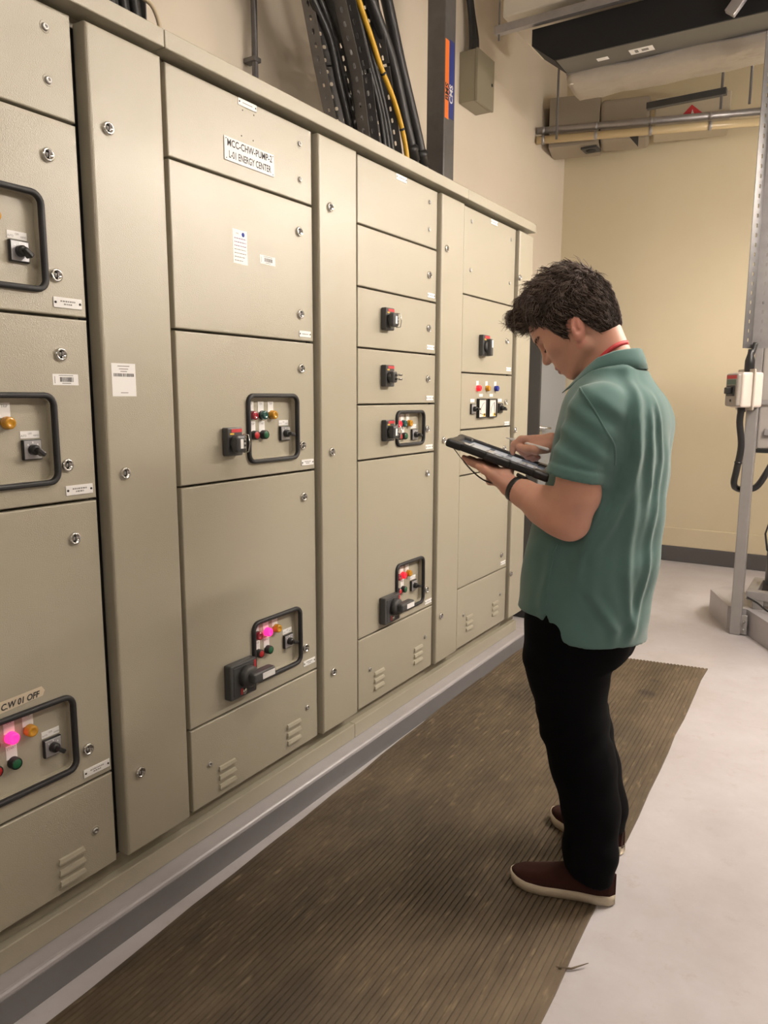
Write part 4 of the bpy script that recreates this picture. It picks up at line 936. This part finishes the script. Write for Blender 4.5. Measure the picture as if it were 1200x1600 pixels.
# left arm (near the camera), bent, hand palm-up under the tablet
B.chain([(1.02, 1.935, 1.41), (.996, 1.898, 1.27), (.990, 1.898, 1.19), (.978, 1.898, 1.128)], (.050, .052, .052, .047), .03)
B.chain([(.976, 1.898, 1.122), (.940, 1.905, 1.140), (.895, 1.918, 1.158), (.83, 1.94, 1.182), (.788, 1.950, 1.196)], (.046, .050, .047, .033, .0275), .03)
B.cone((1.005, 1.898, 1.20), (.955, 1.905, 1.165), .040, .036, .03)
LW = (.782, 1.952, 1.200)
mcp = [(.706, 1.938, 1.2465), (.700, 1.961, 1.2475), (.702, 1.985, 1.2460), (.708, 2.007, 1.2435)]
for p in mcp: B.cone(LW, p, .0235, .0130, .012)
B.ell((.745, 1.970, 1.222), (.045, .040, .018), np.array(Matrix.Rotation(math.radians(31), 3, 'Y')), .015)
for p, L_ in zip(mcp, (.060, .068, .064, .050)):
    a = np.array(p); d1 = np.array((-.93, .06, .30)); d1 /= np.linalg.norm(d1)
    q1 = a+d1*L_*.5; q2 = q1+d1*L_*.32; q3 = q2+np.array((-.80, .1, .34))*L_*.28
    B.chain([a, q1, q2, q3], (.0115, .0100, .0090, .0078), .004)
B.chain([(.775, 1.930, 1.206), (.748, 1.916, 1.228), (.722, 1.912, 1.244), (.702, 1.914, 1.252)], (.0165, .0135, .0112, .0090), .008)
# right arm, hand over the screen with the index finger down and the stylus in the fist
B.chain([(1.02, 2.325, 1.41), (1.015, 2.365, 1.27), (1.0, 2.36, 1.165)], (.052, .053, .046), .02)
B.chain([(1.0, 2.36, 1.165), (.93, 2.27, 1.235), (.872, 2.185, 1.288), (.838, 2.135, 1.312)], (.047, .044, .033, .0265), .02)
RW = (.834, 2.130, 1.313)
rm = [(.770, 2.058, 1.3225), (.770, 2.081, 1.3175), (.772, 2.103, 1.308), (.779, 2.123, 1.298)]
for p in rm: B.cone(RW, p, .0225, .0125, .012)
B.chain([rm[0], (.7500, 2.054, 1.3085), (.7475, 2.052, 1.2925), (.7490, 2.049, 1.2835)], (.0112, .0100, .0086, .0072), .004)
B.chain([rm[1], (.7530, 2.080, 1.2960), (.7700, 2.082, 1.2810), (.7890, 2.083, 1.2850)], (.0112, .0100, .0090, .0080), .004)
B.chain([rm[2], (.7560, 2.102, 1.2840), (.7740, 2.104, 1.2690), (.7940, 2.104, 1.2740)], (.0108, .0096, .0088, .0078), .004)
B.chain([rm[3], (.7640, 2.123, 1.2730), (.7820, 2.125, 1.2620), (.8000, 2.124, 1.2680)], (.0100, .0088, .0080, .0072), .004)
B.chain([(.832, 2.100, 1.300), (.812, 2.066, 1.2945), (.790, 2.050, 1.2965), (.769, 2.046, 1.3015)], (.0175, .0135, .0110, .0088), .008)
B.ell((.803, 2.095, 1.305), (.036, .030, .017), k=.015)
V, F = B.mesh(); V = relax(V, F, 1, .35)
fc = V[F].mean(1)-HO; lf, ls, lu = fc@HF, fc@HS, fc@HU
ear = (np.abs(ls) > .0745) & (np.abs(lf) < .034) & (lu > -.06) & (lu < .034)
mi = ((lf > .112) & (np.abs(ls) < .021) & (lu < -.0345+.000*lf) & (lu > -.0575)).astype(int)
mi[ear] = 2
BODY0 = (1.0, 2.13, 0.006)
person = sdf_object('person', V, F, [SKIN, LIPS, EARS], None, BODY0, mi)
tag(person, 'person in a green polo shirt and black trousers looking down at a tablet', 'person')

# ---- polo shirt
def loft(Fd, zs, cx, cy, ax, ay, folds=()):
    lo = (min(c-a for c, a in zip(cx, ax))-.02, min(c-a for c, a in zip(cy, ay))-.02, zs[0]-.03); hi = (max(c+a for c, a in zip(cx, ax))+.02, max(c+a for c, a in zip(cy, ay))+.02, zs[-1]+.02)
    sl, (X, Y, Z) = Fd.win(lo, hi, .02); z1 = Z[0, 0, :]
    def it(v):
        r = np.interp(z1, zs, v); kk = np.ones(9)/9; return np.convolve(np.pad(r, 4, 'edge'), kk, 'valid')[None, None, :]
    a, c_ = it(ax), it(ay); qx = (X-it(cx))/a; qy = (Y-it(cy))/c_
    e = 2.25; k0 = (np.abs(qx)**e+np.abs(qy)**e)**(1/e); d = (k0-1)*np.minimum(a, c_)
    d = np.maximum(d, Z-zs[-1]); d = np.maximum(d, zs[0]-Z)
    Fd.put(sl, d.astype(np.float32), .03, 'u')
S = Field((.74, 1.77, .72), (1.24, 2.48, 1.56), .0048)
loft(S, [.70, .80, .90, 1.00, 1.10, 1.20, 1.30, 1.38, 1.44, 1.48, 1.515],
     [.950, .952, .958, .972, .985, 1.000, 1.012, 1.016, 1.016, 1.012, 1.010], [2.13]*11,
     [.178, .182, .184, .183, .176, .160, .150, .146, .130, .108, .080], [.205, .208, .212, .213, .214, .214, .214, .208, .185, .140, .095])
S.cone((1.033, 2.075, 1.492), (1.033, 2.185, 1.492), .046, .046, .03)
SL = Field((.74, 1.77, .72), (1.24, 2.48, 1.56), .0048)
for sy in (-1, 1):
    S.cone((1.015, 2.13+sy*.085, 1.452), (1.022, 2.13+sy*.185, 1.418), .050, .062, .04)
    S.cone((1.060, 2.13+sy*.12, 1.38), (1.055, 2.13+sy*.11, 1.25), .080, .075, .05)
    el = (.976, 1.892, 1.20) if sy < 0 else (.99, 2.372, 1.20)
    SL.cone((1.022, 2.13+sy*.195, 1.415), el, .066, .0745, .035)
ax = [S.lo[k]+S.h*np.arange(S.n[k], dtype=np.float32) for k in range(3)]; X, Y, Z = np.meshgrid(*ax, indexing='ij')
# cuffs: cut square to the arm, with a slightly raised ribbed band above the edge
for sy, cc, dd in ((-1, np.array((.978, 1.893, 1.240)), np.array((-.19, -.03, -.98))), (1, np.array((.985, 2.37, 1.245)), np.array((-.1, .05, -.99)))):
    dd = dd/np.linalg.norm(dd); t = (X-cc[0])*dd[0]+(Y-cc[1])*dd[1]+(Z-cc[2])*dd[2]
    half = (Y-2.13)*sy > 0
    band = .003*np.clip((t+.030)/.003, 0, 1)-.0025*np.exp(-((t+.032)/.004)**2)
    wr = .0035*np.sin(60*X+95*Z+20*Y)*np.clip((-.04-t)/.02, 0, 1)
    SL.D = np.where(half, np.maximum(SL.D-band+wr, t), SL.D)
# hem: front panel shorter than the back, open notch at the side seam
hem = np.where(X < .905, .838+.10*(X-.80)*-.35, .838-.055*np.clip((X-.905)/.05, 0, 1)-.022*np.clip((X-.95)/.2, 0, 1)) - .02*np.clip((Y-2.0)/.2, 0, 1)
S.D = np.maximum(S.D, (hem-Z)*.9)
notch = np.abs(X-.912)-.016*np.clip(1-(Z-.80)/.075, -1, 1.2)
S.D = np.where(Y < 2.0, np.maximum(S.D, -np.where(Z < .875, notch, .05)), S.D)
# cloth folds on the camera side and the back
# each fold: (z, bearing round the trunk in degrees from the spine towards the near side), depth, half-width
FOLDS = [([(1.48, 57), (1.399, 59), (1.293, 56), (1.177, 61), (1.048, 74)], .009, .015), ([(1.431, 36), (1.279, 20), (1.092, 25), (.931, 24), (.833, 29)], .0075, .014),
         ([(1.30, 57), (1.151, 51), (.978, 47), (.827, 33)], .006, .014), ([(1.464, 45), (1.35, 45), (1.215, 37)], .005, .012), ([(1.318, 75), (1.151, 76), (1.01, 83)], .009, .014),
         ([(1.017, 105), (.871, 104)], .005, .016), ([(.925, 70), (.825, 49)], .006, .014), ([(1.30, 0), (.85, 0)], .006, .03)]
cxz = np.interp(Z, [.70, .80, .90, 1.00, 1.10, 1.20, 1.30, 1.38, 1.44, 1.48, 1.515], [.950, .952, .958, .972, .985, 1.000, 1.012, 1.016, 1.016, 1.012, 1.010])
th = np.degrees(np.arctan2(-(Y-2.13), X-cxz)); rad_ = np.hypot(Y-2.13, X-cxz)
for pts, amp, w in FOLDS:
    zz = [q[0] for q in pts][::-1]; tt = [q[1] for q in pts][::-1]
    u1 = np.radians(th-np.interp(Z, zz, tt))*rad_/w; end = np.clip((Z-zz[0]+.06)/.06, 0, 1)*np.clip((zz[-1]+.06-Z)/.06, 0, 1)
    S.D -= amp*end*(np.exp(-u1**2)-.35*np.exp(-(np.abs(u1)-2)**2))
del cxz, th, rad_, u1, end
S.D += .0022*np.sin(34*X+13*Z+6*np.sin(9*Z)) * np.clip((1.30-Z)/.1, 0, 1) + .0018*np.sin(41*Z-23*X+17*Y)
S.put((slice(None),)*3, SL.D, .022, 'u')
V, F = S.mesh(); V = relax(V, F, 2, .4)
shirt = sdf_object('polo_shirt', V, F, [SHIRT], person, (1.0, 2.13, .80)); shirt['label'] = 'faded green polo shirt'
# raised armhole and shoulder seams
def onshirt(x, z):     # first shirt surface met when coming from the camera side
    i_ = int(round((x-S.lo[0])/S.h)); k_ = int(round((z-S.lo[2])/S.h)); col_ = S.D[i_, :, k_]; j_ = int(np.argmax(col_ < 0))
    a_, c_ = col_[j_-1], col_[j_]; return Vector((x, S.lo[1]+S.h*(j_-1+a_/(a_-c_+1e-9)), z))
def seam(pts, r, name):
    P_ = [onshirt(q.x, q.z) for q in smooth_path([(x, 0, z) for x, z in pts], 6)]
    for _ in range(3): P_ = [P_[0]]+[(P_[i-1]+P_[i]*2+P_[i+1])/4 for i in range(1, len(P_)-1)]+[P_[-1]]
    MB().tube(P_, r, SHIRT, 6).build(name, shirt)
seam([(.985, 1.470), (1.010, 1.448), (1.037, 1.412), (1.066, 1.362), (1.081, 1.322), (1.080, 1.275)], .0032, 'sleeve_seam')
seam([(.915, .885), (.918, .95), (.930, 1.03), (.940, 1.06)], .0022, 'side_seam')
# collar: stand, roll and fall
def collar():
    rows = []; N = 44; A0 = math.radians(158)
    for i in range(N+1):
        th = -A0+2*A0*i/N; c, s = math.cos(th), math.sin(th); fr = max(0, -c)   # th = 0 at the nape
        px_ = .990+.082*c; py_ = 2.13+.078*s
        zt = np.interp(px_, [.90, .93, .955, .985, 1.03, 1.072], [1.482, 1.503, 1.524, 1.548, 1.566, 1.574])
        out = Vector((c*.9, s, 0)).normalized(); tip = -.004*fr; dn = .014*max(0, c)
        P = Vector((px_, py_, zt))
        rows.append([P+Vector((0, 0, -.040))+out*-.003, P+out*-.002, P+Vector((0, 0, .004))+out*.003, P+out*.008, P+out*(.017+.01*fr)+Vector((0, 0, -.020)),
                     P+out*(.026+.016*fr)+Vector((0, 0, -.038-tip-dn)), P+out*(.023+.016*fr)+Vector((0, 0, -.039-tip-dn)), P+out*(.012+.01*fr)+Vector((0, 0, -.020))])
    n = 8; b = MB(); vs = [p for r in rows for p in r]; fs = [(i*n+k, i*n+k+1, (i+1)*n+k+1, (i+1)*n+k) for i in range(N) for k in range(n-1)]
    b.add(vs, fs, SHIRT, True); o = b.build('collar', shirt); md = o.modifiers.new('thickness', 'SOLIDIFY'); md.thickness = .002
    return o
collar()
# lanyard ribbon round the neck
b = MB(); lp_ = smooth_path([(.925, 2.105, 1.44), (.940, 2.072, 1.480), (.962, 2.060, 1.515), (.992, 2.062, 1.553), (1.022, 2.082, 1.583), (1.040, 2.13, 1.594), (1.022, 2.178, 1.583), (.992, 2.198, 1.553), (.962, 2.200, 1.515), (.940, 2.188, 1.480), (.925, 2.155, 1.44)], 6)
vs = []
for i, p in enumerate(lp_):
    d_ = (lp_[min(i+1, len(lp_)-1)]-lp_[max(i-1, 0)]).normalized(); o_ = (p-Vector((.985, 2.13, p.z-.01))).normalized(); w_ = d_.cross(o_).normalized()
    vs += [p+w_*.006+o_*.003, p-w_*.006+o_*.003, p-w_*.006+o_*.0015, p+w_*.006+o_*.0015]
b.add(vs, [(4*i+k, 4*i+(k+1) % 4, 4*i+4+(k+1) % 4, 4*i+4+k) for i in range(len(lp_)-1) for k in range(4)], LAN, True); b.build('lanyard', person)

# ---- trousers
T_ = Field((.74, 1.88, .04), (1.20, 2.42, 1.0), .0055)
loft(T_, [.70, .78, .86, .95], [.945, .95, .955, .96], [2.13]*4, [.145, .150, .150, .140], [.185, .190, .190, .18])
for pts, rs in (((( .945, 2.045, .80), (.945, 2.035, .66), (.972, 2.020, .52), (1.010, 2.010, .40), (1.040, 2.003, .28), (1.046, 1.998, .16), (1.044, 1.996, .085)), (.118, .106, .088, .083, .072, .067, .070)),
                ((( .920, 2.205, .80), (.900, 2.218, .66), (.905, 2.235, .52), (.935, 2.252, .40), (.972, 2.262, .28), (1.006, 2.266, .16), (1.010, 2.266, .085)), (.116, .104, .086, .078, .070, .064, .066))):
    T_.chain(pts, rs, .05)
T_.ell((1.015, 2.07, .80), (.085, .085, .10), k=.05); T_.ell((1.015, 2.19, .80), (.085, .085, .10), k=.05)
ax = [T_.lo[k]+T_.h*np.arange(T_.n[k], dtype=np.float32) for k in range(3)]; X, Y, Z = np.meshgrid(*ax, indexing='ij')
T_.D = np.maximum(T_.D, .082+.30*np.clip(1.06-X, -.05, .12)-Z)
T_.D += .002*np.sin(60*Z+44*X+30*Y)*np.exp(-((Z-.17)/.09)**2)+.003*np.sin(70*Z-60*X)*np.exp(-((Z-.50)/.06)**2)+.002*np.sin(50*Z+40*X)*np.exp(-((Z-.68)/.08)**2)
V, F = T_.mesh(); V = relax(V, F, 1, .4); sdf_object('trousers', V, F, [TROU], person, (1.0, 2.13, .5))['label'] = 'slim black trousers'

# ---- shoes
def shoe(heel, toe, lab):
    heel = Vector(heel); toe = Vector(toe); d_ = toe-heel; Ls = d_.length; d_.normalize(); l_ = Vector((-d_.y, d_.x, 0))
    zf = .0064
    def W(s): return np.interp(s, [0, .015, .05, .10, .15, .20, .25, .275, .290, .297], [.010, .026, .034, .034, .040, .047, .043, .032, .018, .004])*1.0
    k_ = Ls/.297
    def P(s, t, z): return heel+d_*(s*k_)+l_*t+Vector((0, 0, zf+z))
    ss = np.concatenate([np.linspace(0, .02, 5), np.linspace(.035, .26, 18), np.linspace(.268, .297, 8)])
    b = MB(); n = 12; vs = []
    for s in ss:
        w = W(s)+.003; sp = .010*max(0, (s-.22)/.08)**2
        ring = [(-w, 0.0), (-w-.001, .014), (-w, .027), (-w*.6, .028), (0, .0285), (w*.6, .028), (w, .027), (w+.001, .014), (w, 0.0), (w*.5, 0), (0, 0), (-w*.5, 0)]
        vs += [P(s, t, z+sp) for t, z in ring]
    m = len(ss); fs = [(i*n+k, i*n+(k+1) % n, (i+1)*n+(k+1) % n, (i+1)*n+k) for i in range(m-1) for k in range(n)]+[tuple(range(n)), tuple(range(m*n-1, (m-1)*n-1, -1))]
    so = MB().add(vs, fs, SOLE, True)
    H_ = lambda s: np.interp(s, [0, .02, .06, .09, .115, .14, .18, .22, .26, .285, .297], [.085, .090, .092, .100, .102, .088, .072, .060, .050, .038, .026])
    vs = []; n = 13
    for s in ss:
        w = W(s); h = H_(s)-.020; sp = .010*max(0, (s-.22)/.08)**2
        for k in range(n):
            a = math.pi*k/(n-1); ct, st_ = math.cos(a), math.sin(a); e = .75
            vs.append(P(s, math.copysign(abs(ct)**e, ct)*w, .020+sp+h*st_**.85))
    fs = [(i*n+k, (i+1)*n+k, (i+1)*n+k+1, i*n+k+1) for i in range(m-1) for k in range(n-1)]+[tuple(range(n-1, -1, -1)), tuple(range((m-1)*n, m*n))]
    up2 = MB().add(vs, [f[::-1] for f in fs], SUEDE, True)
    up2.tube([P(.118+.001*i, -.030+.006*i, .022+H_(.118)-.024+.006*math.sin(math.pi*i/10)) for i in range(11)], .004, SUEDE, 6)
    o = up2.build('shoe', person, tuple(heel)); o['label'] = lab
    so.build('sole', o)
shoe((1.118, 2.020, 0), (.822, 1.955, 0), 'dark brown suede shoe on the nearer foot'); shoe((1.075, 2.262, 0), (.812, 2.348, 0), 'dark brown suede shoe on the farther foot')

# ---- hair: dark underlayer plus strands
Hf = Field(tuple(HO-np.array((.24, .13, .16))), tuple(HO+np.array((.16, .13, .26))), .0036)
Hf.ell(hp(.004, 0, .057), (.124, .088, .134), HM, .01)
Hf.ell(hp(.050, 0, .090), (.070, .076, .072), HM, .02); Hf.ell(hp(-.036, 0, -.008), (.062, .074, .076), HM, .02); Hf.ell(hp(.060, 0, .130), (.060, .066, .052), HM, .03); Hf.ell(hp(.108, .004, .143), (.036, .048, .022), rotl(0, -25, 0), .02)
ax = [Hf.lo[k]+Hf.h*np.arange(Hf.n[k], dtype=np.float32) for k in range(3)]; X, Y, Z = np.meshgrid(*ax, indexing='ij')
X = X-HO[0]; Y = Y-HO[1]; Z = Z-HO[2]; lf = X*HF[0]+Z*HF[2]; ls = -Y; lu = X*HU[0]+Z*HU[2]
um = np.interp(lf, [-.13, -.07, -.050, -.034, -.026, -.020, 0., .020, .030, .036, .046, .052, .060, .075, .095, .112, .13], [-.072, -.072, -.072, -.058, -.026, .010, .027, .020, -.002, -.010, -.008, .012, .045, .072, .100, .120, .122])
um = np.where(np.abs(ls) < .05, np.where(lf > .05, np.maximum(um, .112), um), um)
cut = (um-lu)*.75
Hf.D = np.maximum(Hf.D, cut)
Hf.D += (.0035*np.sin(95*lf+40*ls+3*np.sin(60*lu))*np.sin(80*lu+50*ls)+.003*np.sin(150*ls+70*lf)*np.sin(120*lf-60*lu))*np.clip((lu-.02)/.06, .15, 1.6)
V, F = Hf.mesh(); V = relax(V, F, 1, .3)
hv = V-HO; hl = np.stack([hv@HF, hv@HS, hv@HU], 1)
rs = np.random.RandomState(11)
nrm = np.zeros_like(V); fn = np.cross(V[F[:, 2]]-V[F[:, 0]], V[F[:, 3]]-V[F[:, 1]])
for k in range(4):
    for c_ in range(3): nrm[:, c_] += np.bincount(F[:, k], fn[:, c_], len(V))
nrm /= np.linalg.norm(nrm, axis=1)[:, None]+1e-9
sv = []; sf = []; sm = []
cand = np.where(hl[:, 2] > -.055)[0]; pick = rs.choice(cand, 10500)
for ii in pick:
    p0 = V[ii]; nn = nrm[ii]; f_, s_, u_ = hl[ii]
    top = np.clip((u_-.05)/.07, 0, 1)
    # skip the cut faces (they look down/forward at the hairline)
    flow = top*(HF*.9+HU*.12)+(1-top)*(-HU*.95-HF*.35)
    if u_ > .10 and f_ > .05: flow = HF*.95-HU*.05+HS*.3*np.sign(s_)
    ph = 3.1*math.sin(60*f_+35*s_)+2.2*math.sin(50*u_-40*s_)           # clump coherent curl
    side = np.cross(nn, flow); flow = flow-nn*(flow@nn); flow /= np.linalg.norm(flow)+1e-9; side = np.cross(nn, flow)
    flow = flow*math.cos(.55*math.sin(ph)*(.4+.6*top))+side*math.sin(.55*math.sin(ph)*(.4+.6*top))
    Ln = (.019+.020*top)*rs.uniform(.6, 1.25); lift = (.40+.30*top)*rs.uniform(.3, 1.2)
    if u_ < .0: Ln *= .65
    r0 = rs.uniform(.0007, .0014); K = 4; o = len(sv); tri = (side, -.5*side+.86*nn, -.5*side-.86*nn)
    for k in range(K+1):
        t = k/K; c = p0+nn*.0003+flow*Ln*t+nn*(lift*Ln*(t-.85*t*t))+side*(.34*Ln*(math.sin(ph+t*5.0)-math.sin(ph))*(.25+.75*top)); rr = r0*(1-.8*t)
        for q in tri: sv.append(c+q*rr)
    for k in range(K):
        for j in range(3): sf.append((o+3*k+j, o+3*k+(j+1) % 3, o+3*k+3+(j+1) % 3, o+3*k+3+j)); sm.append(1 if rs.rand() < .5 else 0) if False else sm.append(1 if (ii % 7) < 3 else 0)
def onskin(p, d):     # walk along d until just outside the skin
    p = np.array(p, float)
    for _ in range(60):
        q = np.round((p-B.lo)/B.h).astype(int)
        if B.D[tuple(q)] > .0003: break
        p = p+d*.0008
    return p
# front tuft locks curling over the forehead, eyebrows and lashes
def lock_strand(pts, r, n=3, m_=0):
    o = len(sv); P_ = [np.array(p) for p in smooth_path(pts, 5)]; K = len(P_)-1
    for k, c in enumerate(P_):
        d_ = P_[min(k+1, K)]-P_[max(k-1, 0)]; d_ /= np.linalg.norm(d_)+1e-9; a = np.cross(d_, (0.1, 1., .2)); a /= np.linalg.norm(a)+1e-9; c2 = np.cross(d_, a); rr = r*(1-.75*k/K)
        for j in range(3): an = 2.094*j; sv.append(c+(a*math.cos(an)+c2*math.sin(an))*rr)
    for k in range(K):
        for j in range(3): sf.append((o+3*k+j, o+3*k+(j+1) % 3, o+3*k+3+(j+1) % 3, o+3*k+3+j)); sm.append(m_)
for k in range(420):
    s0 = rs.uniform(-.058, .058); f0 = rs.uniform(.045, .115); u0 = rs.uniform(.135, .168)-.35*max(0, f0-.08); w = rs.normal(0, .006, 6)
    e = rs.uniform(.6, 1.15)
    lock_strand([hp(f0, s0, u0), hp(f0+.020*e, s0+w[0], u0+.006+w[1]), hp(f0+.036*e, s0*1.05+w[2], u0-.004+w[3]), hp(f0+.042*e, s0*1.08+w[4], u0-.020*e+w[5])], rs.uniform(.0010, .0020), 3, int(rs.rand() < .4))
for k in range(160):      # crown flicks
    th = rs.uniform(0, 6.28); f0 = rs.uniform(-.08, .07); s0 = rs.uniform(-.06, .06); u0 = .186-.9*(f0-.01)**2/.134-.9*s0**2/.10
    lock_strand([hp(f0, s0, u0-.008), hp(f0+.010, s0+.004*math.cos(th), u0+.006), hp(f0+.022, s0+.012*math.cos(th), u0+rs.uniform(-.006, .006))], .0011, 3, int(rs.rand() < .5))
for sd in (-1, 1):
    for k in range(80):   # eyebrow
        t = rs.rand(); c = onskin(hp(.105-.024*t-.010*t*t, sd*(.010+.040*t), .047+.006*math.sin(2.6*t)+rs.normal(0, .0024)), HF*.9+HS*sd*.4*t); lock_strand([c, c+HM.T@np.array((-.0004, sd*.004, .001)), c+HM.T@np.array((-.003, sd*.008, .001))], .0006, 3, 0)
    for k in range(40):   # lowered lashes
        t = rs.rand(); c = onskin(hp(.100-.012*(2*t-.7)**2, sd*(.022+.022*t), .0175-.002*math.sin(3*t)), HF); lock_strand([c, c+HM.T@np.array((.004, sd*.001, -.003)), c+HM.T@np.array((.007, sd*.002, -.003))], .0004, 3, 0)
sv = np.array(sv); V2 = np.concatenate([V, sv]); F2 = np.concatenate([F, np.array(sf)+len(V)])
mi = np.concatenate([np.full(len(F), 2), np.array(sm)])
sdf_object('hair', V2, F2, [HAIRD, HAIRL, HAIRU], person, tuple(HO), mi)['label'] = 'short wavy dark brown hair'

# ---- wristwatch
wc = Vector((.806, 1.946, 1.190)); wd = (Vector((.83, 1.94, 1.182))-Vector((.788, 1.950, 1.196))).normalized(); u_, w_, d_ = MB().frame(wc, wd)
b = MB(); n = 28; vs = []; prof = [(-.012, .0325), (-.011, .0355), (.011, .0375), (.012, .0345)]
for t, r in prof:
    for i in range(n):
        a = 2*math.pi*i/n; vs.append(wc+d_*t+u_*(r*math.cos(a))+w_*(r*math.sin(a)))
k = len(prof); b.add(vs, [(q*n+i, q*n+(i+1) % n, ((q+1) % k)*n+(i+1) % n, ((q+1) % k)*n+i) for q in range(k) for i in range(n)], BLACKP, True)
wt = b.build('wristwatch', person, tuple(wc)); wt['label'] = 'black wristwatch band'
b = MB(); up3 = Vector((.30, .35, .90)); up3 = (up3-d_*up3.dot(d_)).normalized(); sd3 = d_.cross(up3)
M = Matrix(((d_.x, sd3.x, up3.x, wc.x+up3.x*.038), (d_.y, sd3.y, up3.y, wc.y+up3.y*.038), (d_.z, sd3.z, up3.z, wc.z+up3.z*.038), (0, 0, 0, 1)))
b.rbox(-.016, .016, -.019, .019, -.005, .005, BLACKP, .004, 3, M); b.build('watch_case', wt)

# ================================================================ TABLET AND STYLUS
TA = Vector((.611, 1.90, 1.318)); TT = Vector((.907, .277, -.317)).normalized(); TW = Vector((-.289, .957, .006)); TW = (TW-TT*TW.dot(TT)).normalized(); TN = TT.cross(TW)
TMx = Matrix(((TT.x, TW.x, TN.x, TA.x), (TT.y, TW.y, TN.y, TA.y), (TT.z, TW.z, TN.z, TA.z), (0, 0, 0, 1)))
TL_, TWD = .298, .225
tb = thing('tablet', 'tablet in a thick black rugged case held in both hands', 'tablet', tuple(TA))
SCREEN = mat('tablet_screen', (.02, .02, .022), .08, emit=((.62, .66, .74), .14), coat=.8)
UIW = mat('screen_white_fields', (.2, .2, .2), .15, emit=((.80, .82, .86), .20)); UID = mat('screen_dark_fields', (.05, .05, .06), .15, emit=((.12, .14, .18), .25))
b = MB(); b.curve2d([rrect(0, TL_, 0, TWD, .016), rrect(.020, TL_-.020, .018, TWD-.018, .008)], .022, .005, TMx, BLACKP, True, 3)
b.rbox(.004, TL_-.004, .004, TWD-.004, -.011, -.002, BLACKP, .004, 2, TMx); b.build('rugged_case', tb)
for (s0, s1, w0, w1) in ((-.004, .045, -.004, .05), (TL_-.045, TL_+.004, -.004, .05), (-.004, .045, TWD-.05, TWD+.004), (TL_-.045, TL_+.004, TWD-.05, TWD+.004), (.11, .19, -.004, .012)):
    MB().rbox(s0, s1, w0, w1, -.0125, .0115, BLACKP, .007, 3, TMx).build('bumper', tb)
# corner bumpers keep clear of the screen
b = MB(); b.rbox(.016, TL_-.016, .014, TWD-.014, -.002, .0035, SCREEN, .002, 1, TMx); scn = b.build('screen', tb)
b = MB(); rn = random.Random(2)
for (s0, s1, w0, w1) in ((.05, .105, .03, .19), (.12, .16, .03, .10), (.12, .16, .115, .19), (.175, .205, .03, .19), (.22, .27, .03, .12)): b.add([TMx @ Vector(p) for p in ((s0, w0, .0039), (s1, w0, .0039), (s1, w1, .0039), (s0, w1, .0039))], [(0, 1, 2, 3)], UIW)
for k in range(9):
    s0 = .055+.024*k; b.add([TMx @ Vector(p) for p in ((s0, .04, .0042), (s0+.006, .04, .0042), (s0+.006, .04+rn.uniform(.03, .10), .0042), (s0, .04+rn.uniform(.03, .10), .0042))], [(0, 1, 2, 3)], UID)
b.build('screen_fields', scn)
b = MB(); q = [TMx @ Vector(p) for p in ((.022, .010, -.012), (.055, -.004, -.030), (.085, -.010, -.046), (.125, -.012, -.062), (.160, .0, -.066), (.19, .02, -.060), (.235, .05, -.030), (.250, .06, -.012))]
sp = smooth_path(q, 6); vs = []
for i, p in enumerate(sp):
    t = i/len(sp); w = .0012 if t < .18 else .006
    vs += [p+TW*w+TN*.0012, p-TW*w+TN*.0012, p-TW*w-TN*.0012, p+TW*w-TN*.0012]
b.add(vs, [(4*i+k, 4*i+(k+1) % 4, 4*i+4+(k+1) % 4, 4*i+4+k) for i in range(len(sp)-1) for k in range(4)], BLACKP); b.build('hand_strap', tb)
a = Vector((.722, 2.058, 1.327)); c = Vector((.853, 2.062, 1.297)); d_ = (c-a).normalized(); Lp = (c-a).length
b = MB(); b.lathe(a, d_, [(0, .0007), (.012, .0022), (.024, .0044), (Lp-.004, .0044), (Lp, .0030)], mat('stylus_white', (.82, .80, .78), .35), 12)
tag(b.build('stylus', origin=tuple(a)), 'slim white stylus held in the right hand above the tablet', 'stylus')
